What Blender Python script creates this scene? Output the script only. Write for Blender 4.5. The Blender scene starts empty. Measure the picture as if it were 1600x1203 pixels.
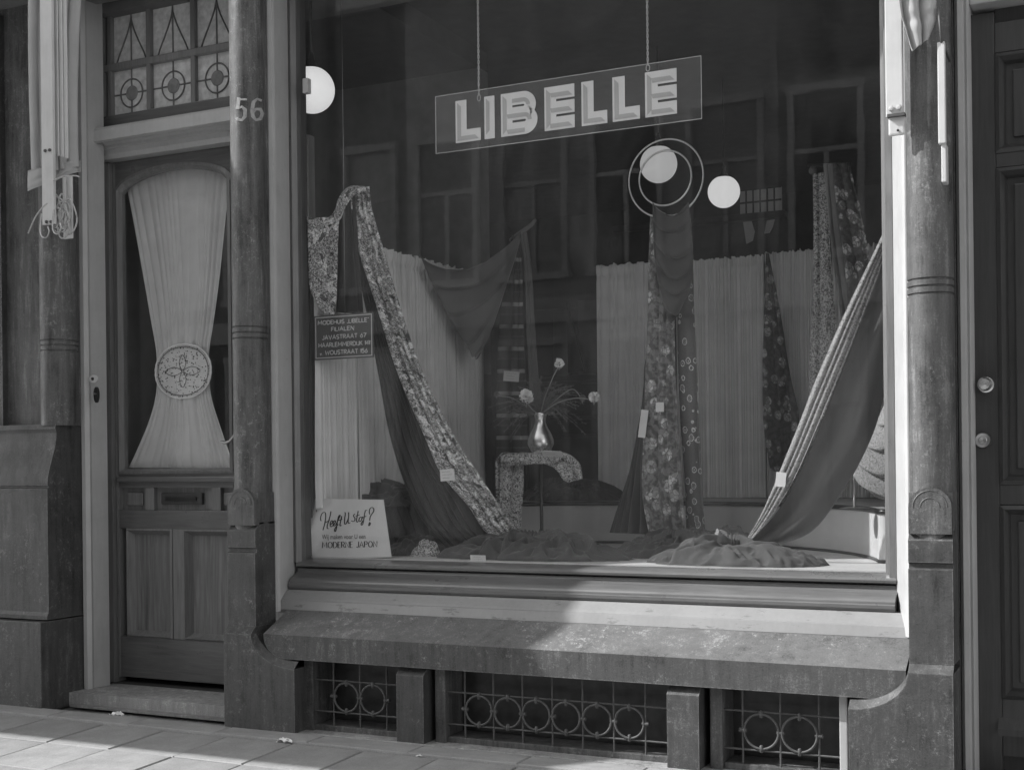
import bpy, bmesh, math, random
from math import sin, cos, pi, radians, sqrt, atan2
from mathutils import Vector as V, Matrix, noise

# ------------------------------------------------------------------ camera
sc = bpy.context.scene
C = sc.collection
TH, RHO, F, SY = radians(25.68), 0.0115, 2000.0, 123.7
CAM = V((0.0, -4.3, 0.95))
fw = V((-sin(TH), cos(TH), 0)); rl = V((cos(TH), sin(TH), 0)); up = V((0, 0, 1))
RC = rl * cos(RHO) - up * sin(RHO); UC = rl * sin(RHO) + up * cos(RHO)
cd = bpy.data.cameras.new('camera'); cam = bpy.data.objects.new('camera', cd); C.objects.link(cam)
cd.sensor_width = 36; cd.lens = F / 1600 * 36; cd.shift_y = SY / 1600
cd.clip_start = 0.05; cd.clip_end = 300
cam.matrix_world = Matrix(((RC.x, UC.x, -fw.x, CAM.x), (RC.y, UC.y, -fw.y, CAM.y), (RC.z, UC.z, -fw.z, CAM.z), (0, 0, 0, 1)))
sc.camera = cam

# ------------------------------------------------------------------ sky, sun, exposure
SUN_AZ, SUN_EL = radians(68), radians(40)        # azimuth from the wall's outward normal, towards the left
w = bpy.data.worlds.new('World'); sc.world = w; w.use_nodes = True
wn = w.node_tree; bg = wn.nodes['Background']
sky = wn.nodes.new('ShaderNodeTexSky'); sky.sky_type = 'NISHITA'; sky.sun_disc = False
sky.sun_elevation = SUN_EL; sky.sun_rotation = radians(180) + SUN_AZ
bw = wn.nodes.new('ShaderNodeRGBToBW')
wn.links.new(sky.outputs[0], bw.inputs[0]); wn.links.new(bw.outputs[0], bg.inputs[0])
bg.inputs[1].default_value = 0.15
sl = bpy.data.lights.new('sun', 'SUN'); sun = bpy.data.objects.new('sun', sl); C.objects.link(sun)
sl.energy = 2.0; sl.angle = radians(0.6); sl.color = (1, 1, 1)
sd = V((sin(SUN_AZ) * cos(SUN_EL), cos(SUN_AZ) * cos(SUN_EL), -sin(SUN_EL)))
sun.rotation_euler = sd.to_track_quat('-Z', 'Y').to_euler(); sun.location = (-6, -6, 9)
sc.view_settings.view_transform = 'Standard'; sc.view_settings.look = 'None'
sc.view_settings.gamma = 1; sc.view_settings.use_curve_mapping = False
sc.view_settings.exposure = 1.6
sc.render.engine = 'CYCLES'
cy = sc.cycles
cy.use_denoising = True; cy.max_bounces = 8; cy.diffuse_bounces = 4; cy.glossy_bounces = 4
cy.transmission_bounces = 4; cy.transparent_max_bounces = 12
cy.caustics_reflective = False; cy.caustics_refractive = False

# ------------------------------------------------------------------ helpers
def at(px, py, y):
    "world point on the plane parallel to the front at depth y seen at that pixel of the 1600 px photograph"
    r = fw + RC * ((px - 800) / F) + UC * ((601.5 + SY - py) / F)
    t = (y - CAM.y) / r.y
    return CAM + r * t
def onz(px, py, z):
    r = fw + RC * ((px - 800) / F) + UC * ((601.5 + SY - py) / F)
    return CAM + r * ((z - CAM.z) / r.z)
def X(px, y, py=700): return at(px, py, y).x
def Z(py, y, px=900): return at(px, py, y).z

WL = {}
def setp(o, label=None, cat=None, group=None, kind=None):
    if label: o['label'] = label
    if cat: o['category'] = cat
    if group: o['group'] = group
    if kind: o['kind'] = kind
    return o
def thing(name, label, cat, loc, group=None):
    o = bpy.data.objects.new(name, None); C.objects.link(o); o.location = loc; o.empty_display_size = .05
    WL[o.name] = V(loc); return setp(o, label, cat, group)
def obj(name, vs, fs, m, parent=None, uv=None, smooth=False, kind=None):
    vs = [V(v) for v in vs]
    if parent is not None: org = WL[parent.name]
    else:
        xs = [v.x for v in vs]; ys = [v.y for v in vs]; zs = [v.z for v in vs]
        org = V(((min(xs) + max(xs)) / 2, (min(ys) + max(ys)) / 2, min(zs)))
    me = bpy.data.meshes.new(name); me.from_pydata([v - org for v in vs], [], fs)
    if uv:
        l = me.uv_layers.new(name='uv')
        for lp in me.loops: l.data[lp.index].uv = uv[lp.vertex_index]
    if smooth: me.polygons.foreach_set('use_smooth', [True] * len(me.polygons))
    me.materials.append(m); me.update()
    o = bpy.data.objects.new(name, me); C.objects.link(o); WL[o.name] = org
    if parent is not None: o.parent = parent
    else: o.location = org
    if kind: o['kind'] = kind
    return o
class MB:
    def __init__(s): s.v = []; s.f = []; s.u = []
    def add(s, vs, fs, us=None):
        b = len(s.v); s.v += [V(v) for v in vs]; s.f += [tuple(b + i for i in f) for f in fs]
        s.u += us if us else [(0, 0)] * len(vs); return s
    def box(s, x0, x1, y0, y1, z0, z1, c=.0):
        bm = bmesh.new(); bmesh.ops.create_cube(bm, size=1)
        for v in bm.verts:
            v.co = V((x0 + (v.co.x + .5) * (x1 - x0), y0 + (v.co.y + .5) * (y1 - y0), z0 + (v.co.z + .5) * (z1 - z0)))
        if c: bmesh.ops.bevel(bm, geom=bm.edges[:], offset=c, segments=2, affect='EDGES', profile=.6)
        bm.normal_update(); bm.verts.index_update()
        s.add([v.co.copy() for v in bm.verts], [[v.index for v in f.verts] for f in bm.faces]); bm.free(); return s
    def prism(s, poly, a, b, axis='x'):
        "poly extruded from a to b along axis; a point is (y,z) for x, (x,z) for y, (x,y) for z"
        n = len(poly)
        def p(q, t): return {'x': (t, q[0], q[1]), 'y': (q[0], t, q[1]), 'z': (q[0], q[1], t)}[axis]
        s.add([p(q, a) for q in poly] + [p(q, b) for q in poly],
              [tuple(range(n))[::-1], tuple(range(n, 2 * n))] + [(i, (i + 1) % n, n + (i + 1) % n, n + i) for i in range(n)])
        return s
    def tube(s, pts, r, n=8, closed=False):
        pts = [V(p) for p in pts]; m = len(pts); ring = []
        rr = r if isinstance(r, (list, tuple)) else [r] * m
        pu = None
        for i, p in enumerate(pts):
            a = pts[(i - 1) % m] if closed else pts[max(i - 1, 0)]
            b = pts[(i + 1) % m] if closed else pts[min(i + 1, m - 1)]
            t = (b - a).normalized()
            if pu is None: pu = t.orthogonal().normalized()
            pu = (pu - t * pu.dot(t)); pu = pu.normalized() if pu.length > 1e-6 else t.orthogonal().normalized()
            w_ = t.cross(pu)
            ring.append([p + (pu * cos(2 * pi * k / n) + w_ * sin(2 * pi * k / n)) * rr[i] for k in range(n)])
        vs = [q for g in ring for q in g]; fs = []
        for i in range(m if closed else m - 1):
            j = (i + 1) % m
            for k in range(n): fs.append((i * n + k, i * n + (k + 1) % n, j * n + (k + 1) % n, j * n + k))
        if not closed: fs += [tuple(range(n))[::-1], tuple((m - 1) * n + k for k in range(n))]
        return s.add(vs, fs)
    def lathe(s, prof, c, n=32, axis='z', a0=0, a1=2 * pi):
        c = V(c); full = abs(a1 - a0 - 2 * pi) < 1e-6; m = n if full else n + 1; vs = []
        for r, h in prof:
            for k in range(m):
                a = a0 + (a1 - a0) * k / n
                q = {'z': V((r * cos(a), r * sin(a), h)), 'y': V((r * cos(a), h, r * sin(a)))}[axis]
                vs.append(c + q)
        fs = []
        for i in range(len(prof) - 1):
            for k in range(n):
                fs.append((i * m + k, i * m + (k + 1) % m, (i + 1) * m + (k + 1) % m, (i + 1) * m + k))
        return s.add(vs, fs)
    def make(s, name, m, parent=None, smooth=False, kind=None, uv=False):
        return obj(name, s.v, s.f, m, parent, s.u if uv else None, smooth, kind)
def flat_shade_angle(o, a=35):
    me = o.data; me.polygons.foreach_set('use_smooth', [True] * len(me.polygons))
    me.set_sharp_from_angle(angle=radians(a)); return o

# ------------------------------------------------------------------ materials (all neutral greys)
class MT:
    def __init__(s, name, rough=.6):
        s.m = bpy.data.materials.new(name); s.m.use_nodes = True; s.t = s.m.node_tree
        s.b = s.t.nodes['Principled BSDF']; s.b.inputs['Roughness'].default_value = rough
        s.tc = s.n('ShaderNodeTexCoord')
    def n(s, k, **kw):
        x = s.t.nodes.new(k)
        for a, b in kw.items(): setattr(x, a, b)
        return x
    def l(s, a, b): s.t.links.new(a, b)
    def co(s, scale=(1, 1, 1), src='Object', rot=(0, 0, 0)):
        mp = s.n('ShaderNodeMapping'); mp.inputs['Scale'].default_value = scale; mp.inputs['Rotation'].default_value = rot
        s.l(s.tc.outputs[src], mp.inputs['Vector']); return mp.outputs[0]
    def noise(s, scale, detail=4, vec=None, rough=.55, dist=0):
        x = s.n('ShaderNodeTexNoise'); x.inputs['Scale'].default_value = scale; x.inputs['Detail'].default_value = detail
        x.inputs['Roughness'].default_value = rough; x.inputs['Distortion'].default_value = dist
        s.l(vec if vec else s.tc.outputs['Object'], x.inputs['Vector']); return x.outputs[0]
    def vor(s, scale, vec=None, feature='F1', rand=1, out='Distance'):
        x = s.n('ShaderNodeTexVoronoi', feature=feature); x.inputs['Scale'].default_value = scale
        x.inputs['Randomness'].default_value = rand
        s.l(vec if vec else s.tc.outputs['Object'], x.inputs['Vector']); return x.outputs[out]
    def ramp(s, fac, pts, const=False):
        r = s.n('ShaderNodeValToRGB'); cr = r.color_ramp; cr.interpolation = 'CONSTANT' if const else 'LINEAR'
        while len(cr.elements) < len(pts): cr.elements.new(.5)
        for e, (p, v) in zip(cr.elements, pts): e.position = p; e.color = (v, v, v, 1)
        s.l(fac, r.inputs[0]); return r.outputs[0]
    def math(s, op, a, b=None, c=None):
        x = s.n('ShaderNodeMath', operation=op)
        for i, q in enumerate((a, b, c)):
            if q is None: continue
            if isinstance(q, (int, float)): x.inputs[i].default_value = q
            else: s.l(q, x.inputs[i])
        return x.outputs[0]
    def base(s, o):
        if isinstance(o, (int, float)): s.b.inputs['Base Color'].default_value = (o, o, o, 1)
        else: s.l(o, s.b.inputs['Base Color'])
        return s
    def bump(s, h, strength=.3, dist=.002):
        x = s.n('ShaderNodeBump'); x.inputs['Strength'].default_value = strength; x.inputs['Distance'].default_value = dist
        s.l(h, x.inputs['Height']); s.l(x.outputs[0], s.b.inputs['Normal']); return s
    def rough(s, o): s.l(o, s.b.inputs['Roughness']); return s

def m_plain(name, v, rough=.6, metal=0, var=.12, scale=12):
    t = MT(name, rough); n = t.noise(scale, 5)
    t.base(t.ramp(n, [(.3, v * (1 - var)), (.7, v * (1 + var))])); t.b.inputs['Metallic'].default_value = metal
    return t.m
def m_stone(name, v, wear=.5, rough=.75, speck=1.0, wv=None, streak=0.5, edge=0.0, con=1.0):
    t = MT(name, rough)
    big = t.noise(2.4, 8, rough=.7, dist=.6); fine = t.noise(190, 3, rough=.7); st = t.noise(5, 6, t.co((7, 7, .7)), .75); blot = t.noise(11, 6, rough=.7)
    a = t.math('ADD', t.math('MULTIPLY', big, .40), t.math('MULTIPLY', fine, .30 * speck))
    a = t.math('ADD', a, t.math('MULTIPLY', blot, .30)); a = t.math('ADD', a, t.math('MULTIPLY', t.math('SUBTRACT', st, .5), streak))
    base = t.ramp(a, [(.5 - .20 / con, v * .45), (.47, v * .95), (.56, v * 1.15), (.5 + .22 / con, v * 2.1)])
    chip = t.ramp(t.noise(42, 9, rough=.9), [(.55, 0), (.60, 1)])
    patch = t.ramp(t.noise(4.2, 5, rough=.65), [(.44, 0), (.60, 1)])
    f = t.math('MULTIPLY', t.math('MULTIPLY', chip, patch), wear)
    if edge:
        bv = t.n('ShaderNodeBevel'); bv.samples = 4; bv.inputs['Radius'].default_value = .007
        ge = t.n('ShaderNodeNewGeometry'); dp = t.n('ShaderNodeVectorMath', operation='DOT_PRODUCT')
        t.l(bv.outputs[0], dp.inputs[0]); t.l(ge.outputs['Normal'], dp.inputs[1])
        em = t.ramp(t.math('SUBTRACT', 1, dp.outputs['Value']), [(.02, 0), (.16, 1)])
        en = t.ramp(t.noise(55, 7, rough=.8), [(.40, .0), (.60, 1)])
        f = t.math('MAXIMUM', f, t.math('MULTIPLY', t.math('MULTIPLY', em, en), edge))
    mx = t.n('ShaderNodeMix', data_type='RGBA'); t.l(f, mx.inputs[0]); t.l(base, mx.inputs[6])
    q = wv if wv else min(.45, v * 3.5); mx.inputs[7].default_value = (q, q, q, 1)
    t.base(mx.outputs[2]); t.rough(t.ramp(blot, [(.35, rough * .75), (.65, min(1, rough * 1.2))]))
    t.bump(t.math('ADD', fine, t.math('MULTIPLY', t.noise(30, 6, rough=.7), 2.2)), .5, .0016)
    return t.m
def m_wood(name, v, rough=.4, axis='z', coat=.2, con=.35):
    t = MT(name, rough)
    s = {'z': (26, 26, 1.6), 'x': (1.6, 26, 26), 'f': (20, 20, 1.0)}[axis]
    vec = t.co(s); g = t.noise(3.0, 7, vec, .7, 1.2); ring = t.noise(1.1, 3, vec, .5, 2.5)
    a = t.math('ADD', t.math('MULTIPLY', g, .6), t.math('MULTIPLY', ring, .4))
    pat = t.noise(3, 4)
    a = t.math('ADD', a, t.math('MULTIPLY', t.math('SUBTRACT', pat, .5), .25))
    t.base(t.ramp(a, [(.3, v * (1 - con)), (.52, v), (.75, v * (1 + con))]))
    t.rough(t.ramp(t.noise(9, 5), [(.3, rough * .75), (.7, min(1, rough * 1.4))]))
    t.b.inputs['Coat Weight'].default_value = coat; t.b.inputs['Coat Roughness'].default_value = .25
    t.bump(g, .2, .001); return t.m
def m_paint(name, v, rough=.45, crack=.0):
    t = MT(name, rough)
    n = t.noise(6, 6, rough=.65); f = t.noise(70, 4, t.co((1, 1, .15)))
    a = t.math('ADD', t.math('MULTIPLY', n, .7), t.math('MULTIPLY', f, .3))
    base = t.ramp(a, [(.3, v * .82), (.6, v), (.8, v * 1.05)])
    ch = t.ramp(t.noise(26, 8, t.co((.3, 1, 1)), .75), [(.66 - crack, 0), (.70 - crack, 1)])
    mx = t.n('ShaderNodeMix', data_type='RGBA'); t.l(t.math('MULTIPLY', ch, .55), mx.inputs[0]); t.l(base, mx.inputs[6])
    mx.inputs[7].default_value = (v * .35, v * .35, v * .35, 1)
    t.base(mx.outputs[2]); t.bump(f, .15, .001); return t.m
def m_glass(name, film=.02, streaks=True, tint=1.0, ripple=0):
    t = MT(name); nt = t.t; nt.nodes.remove(t.b); out = [x for x in nt.nodes if x.type == 'OUTPUT_MATERIAL'][0]
    geo = t.n('ShaderNodeNewGeometry'); dt = t.n('ShaderNodeVectorMath', operation='DOT_PRODUCT')
    t.l(geo.outputs['Normal'], dt.inputs[0]); t.l(geo.outputs['Incoming'], dt.inputs[1])
    c = t.math('ABSOLUTE', dt.outputs['Value']); k = t.math('POWER', t.math('SUBTRACT', 1, c), 5)
    fr = t.math('ADD', t.math('MULTIPLY', k, .96), .042)
    tr = t.n('ShaderNodeBsdfTransparent'); tr.inputs[0].default_value = (tint, tint, tint, 1)
    gl = t.n('ShaderNodeBsdfGlossy'); gl.inputs['Roughness'].default_value = .0
    if ripple:
        bp = t.n('ShaderNodeBump'); bp.inputs['Strength'].default_value = ripple; bp.inputs['Distance'].default_value = .01
        t.l(t.noise(9, 2), bp.inputs['Height']); t.l(bp.outputs[0], gl.inputs['Normal'])
    m1 = t.n('ShaderNodeMixShader'); t.l(fr, m1.inputs[0]); t.l(tr.outputs[0], m1.inputs[1]); t.l(gl.outputs[0], m1.inputs[2])
    df = t.n('ShaderNodeBsdfDiffuse'); df.inputs[0].default_value = (.7, .7, .7, 1)
    m2 = t.n('ShaderNodeMixShader')
    if streaks:
        a = t.ramp(t.noise(3.0, 6, t.co((1, 1, .5)), .7, .6), [(.45, film * .35), (.8, film * 1.5)])
        sp = t.ramp(t.vor(60), [(0, 1), (.05, 0)]); spm = t.ramp(t.noise(5, 3), [(.56, 0), (.62, .30)])
        dr = t.ramp(t.noise(30, 6, t.co((1, 1, .35)), .75, 1.5), [(.66, 0), (.76, .25)])
        drm = t.ramp(t.noise(2.2, 2), [(.60, 0), (.68, 1)])
        f = t.math('ADD', a, t.math('ADD', t.math('MULTIPLY', sp, spm), t.math('MULTIPLY', dr, drm)))
        t.l(f, m2.inputs[0])
    else: m2.inputs[0].default_value = film
    t.l(m1.outputs[0], m2.inputs[1]); t.l(df.outputs[0], m2.inputs[2]); t.l(m2.outputs[0], out.inputs[0])
    return t.m
def m_cloth(name, v, rough=.85, sheen=.3, sheer=0, trans=0):
    t = MT(name, rough)
    uvm = t.co((900, 900, 1), 'UV'); wv = t.noise(1, 2, uvm); n = t.noise(7, 4)
    t.base(t.ramp(t.math('ADD', t.math('MULTIPLY', n, .6), t.math('MULTIPLY', wv, .4)), [(.3, v * .85), (.7, v * 1.12)]))
    t.b.inputs['Sheen Weight'].default_value = sheen; t.bump(wv, .15, .0004)
    if trans or sheer:
        out = [x for x in t.t.nodes if x.type == 'OUTPUT_MATERIAL'][0]; cur = t.b.outputs[0]
        if trans:
            tl = t.n('ShaderNodeBsdfTranslucent'); tl.inputs[0].default_value = (v, v, v, 1)
            mx = t.n('ShaderNodeMixShader'); mx.inputs[0].default_value = trans
            t.l(cur, mx.inputs[1]); t.l(tl.outputs[0], mx.inputs[2]); cur = mx.outputs[0]
        if sheer:
            tp = t.n('ShaderNodeBsdfTransparent'); mx = t.n('ShaderNodeMixShader'); mx.inputs[0].default_value = sheer
            t.l(cur, mx.inputs[1]); t.l(tp.outputs[0], mx.inputs[2]); cur = mx.outputs[0]
        t.l(cur, out.inputs[0])
    return t.m
def m_blotch(name, bgv, fl, dk, scale):
    "loose print: jagged light clumps and dark hearts over a finely mottled ground"
    t = MT(name, .85); uv = t.co((scale, scale, 1), 'UV'); uv2 = t.co((scale * 1.1, scale * 1.1, 1), 'UV', (0, 0, 1.1))
    g = t.ramp(t.noise(9, 4, uv, .7, 1.0), [(.42, dk), (.50, bgv), (.60, fl * .8)])
    wm = t.ramp(t.noise(1.25, 7, uv, .62, .9), [(.545, 0), (.56, 1)]); dm = t.ramp(t.noise(1.35, 6, uv2, .55, .6), [(.585, 0), (.60, 1)])
    pet = t.ramp(t.vor(6, uv, 'DISTANCE_TO_EDGE'), [(0, bgv), (.10, fl)])
    def mix(a, b, f):
        x = t.n('ShaderNodeMix', data_type='RGBA')
        for q, i in ((f, 0), (a, 6), (b, 7)):
            if isinstance(q, (int, float)): x.inputs[i].default_value = q if i == 0 else (q, q, q, 1)
            else: t.l(q, x.inputs[i])
        return x.outputs[2]
    t.base(mix(mix(g, pet, wm), dk, t.math('MULTIPLY', dm, .92)))
    t.b.inputs['Sheen Weight'].default_value = .2; return t.m
def m_floral(name, bgv, fl, dk, scale, cover=.5, ring=False):
    "flowers made of clustered petals, each petal its own tone, over a plain ground"
    t = MT(name, .85); uv = t.co((scale, scale, 1), 'UV')
    wn_ = t.n('ShaderNodeTexNoise'); wn_.inputs['Scale'].default_value = 3; t.l(uv, wn_.inputs['Vector'])
    mv = t.n('ShaderNodeMix', data_type='VECTOR'); mv.inputs[0].default_value = .12; t.l(uv, mv.inputs[4]); t.l(wn_.outputs['Color'], mv.inputs[5]); wv = mv.outputs[1]
    def mix(a, b, f):
        x = t.n('ShaderNodeMix', data_type='RGBA')
        for q, i in ((f, 0), (a, 6), (b, 7)):
            if isinstance(q, (int, float)): x.inputs[i].default_value = q if i == 0 else (q, q, q, 1)
            else: t.l(q, x.inputs[i])
        return x.outputs[2]
    if ring:
        d = t.vor(1.1, wv, rand=.8); sc = t.ramp(t.vor(7, wv), [(0, .3), (.5, 1)])
        m_ = t.math('MULTIPLY', t.ramp(d, [(0, .6), (.07, 0), (.13, 0), (.15, .8), (.19, 0), (.27, 0), (.30, 1), (.35, 1), (.38, 0)]), sc)
        c = mix(bgv, fl, m_); c = mix(c, dk, t.ramp(t.noise(5, 3, uv), [(.5, 0), (.6, .5)]))
    else:
        cell = t.n('ShaderNodeSeparateColor'); t.l(t.vor(3.4, wv, out='Color'), cell.inputs[0])
        edge = t.ramp(t.vor(3.4, wv, 'DISTANCE_TO_EDGE'), [(0, 0), (.09, 1)]); far_ = t.ramp(t.vor(1.05, wv, rand=.9), [(.0, 0), (.07, .15), (.12, 1), (.40, 1), (.47, 0)])
        keep = t.ramp(t.noise(.7, 2, uv), [(.5 - cover * .2, 0), (.54 - cover * .2, 1)])
        f = t.math('MULTIPLY', t.math('MULTIPLY', edge, far_), t.math('MULTIPLY', keep, t.ramp(cell.outputs[0], [(0, .12), (.45, .45), (1, 1)])))
        c = mix(mix(bgv, dk, t.ramp(t.noise(2.2, 4, uv), [(.45, 0), (.55, .8)])), fl, f)
        vein = t.ramp(t.noise(11, 3, uv), [(.5, 0), (.62, .3)]); c = mix(c, dk, vein)
    t.base(c); t.b.inputs['Sheen Weight'].default_value = .2; return t.m
def m_speck(name, lo, hi, scale, thr=.5):
    t = MT(name, .85); uv = t.co((scale, scale, 1), 'UV')
    a = t.noise(1, 3, uv, .7, 1.5); b = t.noise(3.1, 2, uv)
    s = t.math('ADD', t.math('MULTIPLY', a, .6), t.math('MULTIPLY', b, .4))
    t.base(t.ramp(s, [(thr - .03, lo), (thr + .02, hi)])); return t.m
def m_stripe(name, dk, lt):
    t = MT(name, .85); uv = t.co((1, 1, 1), 'UV'); sp = t.n('ShaderNodeSeparateXYZ'); t.l(uv, sp.inputs[0])
    v = t.math('FRACT', t.math('MULTIPLY', sp.outputs[1], 9.2))
    u = t.math('FRACT', t.math('MULTIPLY', sp.outputs[0], 6.0))
    bar = t.ramp(v, [(0, 1), (.16, .35), (.19, 0), (.5, .12), (.56, 0)], True); um = t.ramp(u, [(0, 1), (.6, .12), (.75, .6)])
    t.base(t.ramp(t.math('MULTIPLY', bar, um), [(0, dk), (1, lt)])); return t.m
def m_emit(name, v, s):
    t = MT(name, .3); t.base(v); t.b.inputs['Emission Color'].default_value = (1, 1, 1, 1)
    t.b.inputs['Emission Strength'].default_value = s; return t.m

STONE = m_stone('dark_painted_stone', .058, 1.0, .55, streak=.55, edge=.9, con=1.5)
COLM = m_stone('column_stone', .085, .9, .55, wv=.26, streak=.8, con=1.5)
SILL = m_stone('worn_sill_stone', .12, 1.0, .7, wv=.40, streak=.3, edge=1.0, con=1.8)
STEPM = m_stone('doorstep_stone', .28, .7, .85, edge=.4, con=1.4)
PAVE = [m_stone('paving_%s' % k, v, .3, .9, streak=.0, edge=0) for k, v in (('pale', .28), ('mid', .265), ('dusky', .25))]
JOINT = m_stone('joint_sand', .2, .3, .95)
BRICK = m_plain('dark_brick', .14, .9)
WHITE = m_paint('white_paint', .48)
WHITEC = m_paint('flaking_white_paint', .26, .5, .07)
WOODD = m_wood('varnished_oak', .20, .36, 'z')
WOODH = m_wood('varnished_oak_across', .13, .32, 'x', .35)
WOODP = m_wood('oak_panel', .19, .4, 'f', .2, .55)
WOODR = m_wood('dark_varnished_door', .046, .4, 'z', .15)
WOODF = m_wood('shop_frame_oak', .11, .35, 'z', .3)
GLASS = m_glass('plate_glass', .015, ripple=.007)
GLASS2 = m_glass('door_glass', .01)
SIGNG = m_glass('sign_glass', .03, False)
GEDGE = m_plain('glass_edge', .55, .2)
LEADG = m_plain('obscured_glass', .64, .22, 0, .2, 40)
LEADD = m_plain('obscured_dark_glass', .22, .22, 0, .2, 40)
LEAD = m_plain('lead', .15, .5)
IRON = m_plain('grille_iron', .075, .6, 0, .25, 50)
BLACK = m_plain('black_lacquer', .02, .3)
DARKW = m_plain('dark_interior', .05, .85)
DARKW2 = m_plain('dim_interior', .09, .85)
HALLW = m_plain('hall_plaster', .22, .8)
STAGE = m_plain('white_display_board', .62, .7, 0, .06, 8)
CURT = m_cloth('cream_curtain', .78, .9, .0, 0, 0)
CURT2 = m_cloth('grey_curtain', .84, .9, .0, 0, 0)
SHEERM = m_cloth('sheer_curtain', .80, .85, .1, .06, .15)
BLKC = m_cloth('black_cloth', .034, .8, .25)
DRKC = m_cloth('charcoal_cloth', .062, .8, .35)
GRYC = m_cloth('grey_cloth', .14, .8, .35)
LGRC = m_cloth('pale_grey_cloth', .10, .8, .35)
FLA = m_blotch('big_flower_print', .24, .80, .03, 15)
FLB = m_floral('lily_print', .24, .80, .08, 17, 1.0)
FLC = m_floral('dark_flower_print', .07, .62, .02, 20, 1.3)
RNG = m_floral('ring_print', .12, .75, .07, 26, .5, True)
SPK = m_speck('small_leaf_print', .06, .62, 95)
SPK2 = m_speck('tweed_print', .06, .42, 170, .48)
SPK3 = m_speck('small_blossom_print', .07, .55, 75, .5)
STR = m_stripe('striped_print', .035, .50)
CHROME = m_plain('polished_tin', .75, .27, 1, .1)
STEELM = m_plain('dull_steel', .45, .35, 1, .1)
PAPER = m_plain('paper_card', .72, .7, 0, .03)
CARD = m_plain('show_card', .70, .6, 0, .04, 6)
INK = m_plain('ink', .02, .6)
INKT = m_plain('thin_ink', .07, .6)
SIGNB = m_plain('grey_sign_board', .085, .45, 0, .06)
SIGNL = m_plain('sign_lettering', .55, .5, 0, .06)
LETL = m_plain('letter_face', .70, .45, 0, .05)
LETD = m_plain('letter_shade', .43, .45, 0, .05)
LETO = m_plain('letter_edge', .52, .45, 0, .05)
GLOBE = m_emit('opal_glass', .8, .19)
GLOBE2 = m_emit('dim_opal_glass', .8, .11)
NUM = m_plain('faded_number_paint', .33, .7, 0, .25, 60)
ROPE = m_plain('rope', .42, .9, 0, .2, 200)
AWNW = m_paint('awning_white', .60, .5)
CANV = m_cloth('awning_canvas', .42, .9, .1)
FLOWR = m_plain('white_petals', .88, .7)
STEM = m_plain('stems', .3, .7)
FERN = m_plain('fern', .14, .8)
TIN = m_plain('enamel', .5, .3)

# ------------------------------------------------------------------ ground
PZ = -.05
def pz(y): return PZ + .035 * min(0, y + .36)
gs = MB(); gs.add([(-60, -70, -.34), (60, -70, -.34), (60, 70, -.34), (-60, 70, -.34)], [(0, 1, 2, 3)])
gs.make('street', m_stone('roadway', .34, .3, .9), kind='structure')
b = MB(); b.prism([(0.0, pz(-.36) - .012), (-3.9, pz(-3.9) - .012), (-3.9, -.33), (0, -.33)], -14, 9)
pav = b.make('pavement', JOINT, kind='structure')
random.seed(4)
tile_me = []
for k in range(6):
    bm = bmesh.new(); bmesh.ops.create_cube(bm, size=1)
    for v in bm.verts: v.co = V((v.co.x * .296, v.co.y * .296, v.co.z * .04))
    bmesh.ops.bevel(bm, geom=[e for e in bm.edges if all(v.co.z > 0 for v in e.verts)], offset=.004, segments=1, affect='EDGES')
    me = bpy.data.meshes.new('paving_tile'); bm.to_mesh(me); bm.free(); me.materials.append(PAVE[k % 3]); tile_me.append(me)
row = 0; po = WL[pav.name]
yy = -.46 - .15
for r in range(7):
    for c in range(-21, 3):
        x = c * .3 + .11 + (.0 if r % 2 else .0); y = yy - r * .3
        if c < -16 - 0 and False: continue
        o = bpy.data.objects.new('paving_tile', random.choice(tile_me)); C.objects.link(o); o.parent = pav
        o.location = V((x, y, pz(y) - .02 + random.uniform(-.002, .002))) - po
        o.rotation_euler = (radians(1.9) + random.uniform(-.004, .004), random.uniform(-.005, .005), random.uniform(-.006, .006))
# narrow strip of stones against the front
for c in range(-18, 6):
    o = bpy.data.objects.new('edging_stone', tile_me[0].copy() if c == -18 else bpy.data.objects['edging_stone'].data)
    C.objects.link(o); o.parent = pav; L = .42; o.scale = (L * .985 / .292, .40, 1.0)
    o.location = V((c * L * 1.0 + .05, -.403, -.046 + .002 * random.random() - .018)) - po

# ------------------------------------------------------------------ the building
bld = thing('shop_building', 'dark stone and oak ground floor front with white painted trim, a show window', 'building', (-1.9, .3, -.05))
XL, XR = -3.0, -.64          # reveals of the show window
YF = -.325                   # block fronts
def part(mb, name, m, parent=bld, ang=None, smooth=False):
    o = mb.make(name, m, parent, smooth)
    if ang: flat_shade_angle(o, ang)
    return o
# masonry behind / above
part(MB().box(-14, 9, .0, .5, 2.95, 9), 'upper_wall', BRICK)
part(MB().box(-14, -4.45, -.20, .5, -.06, 2.95), 'side_wall', STONE)
part(MB().box(-14, 9, -.34, -.02, 2.98, 3.35, .01), 'fascia', WOODD)

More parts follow.
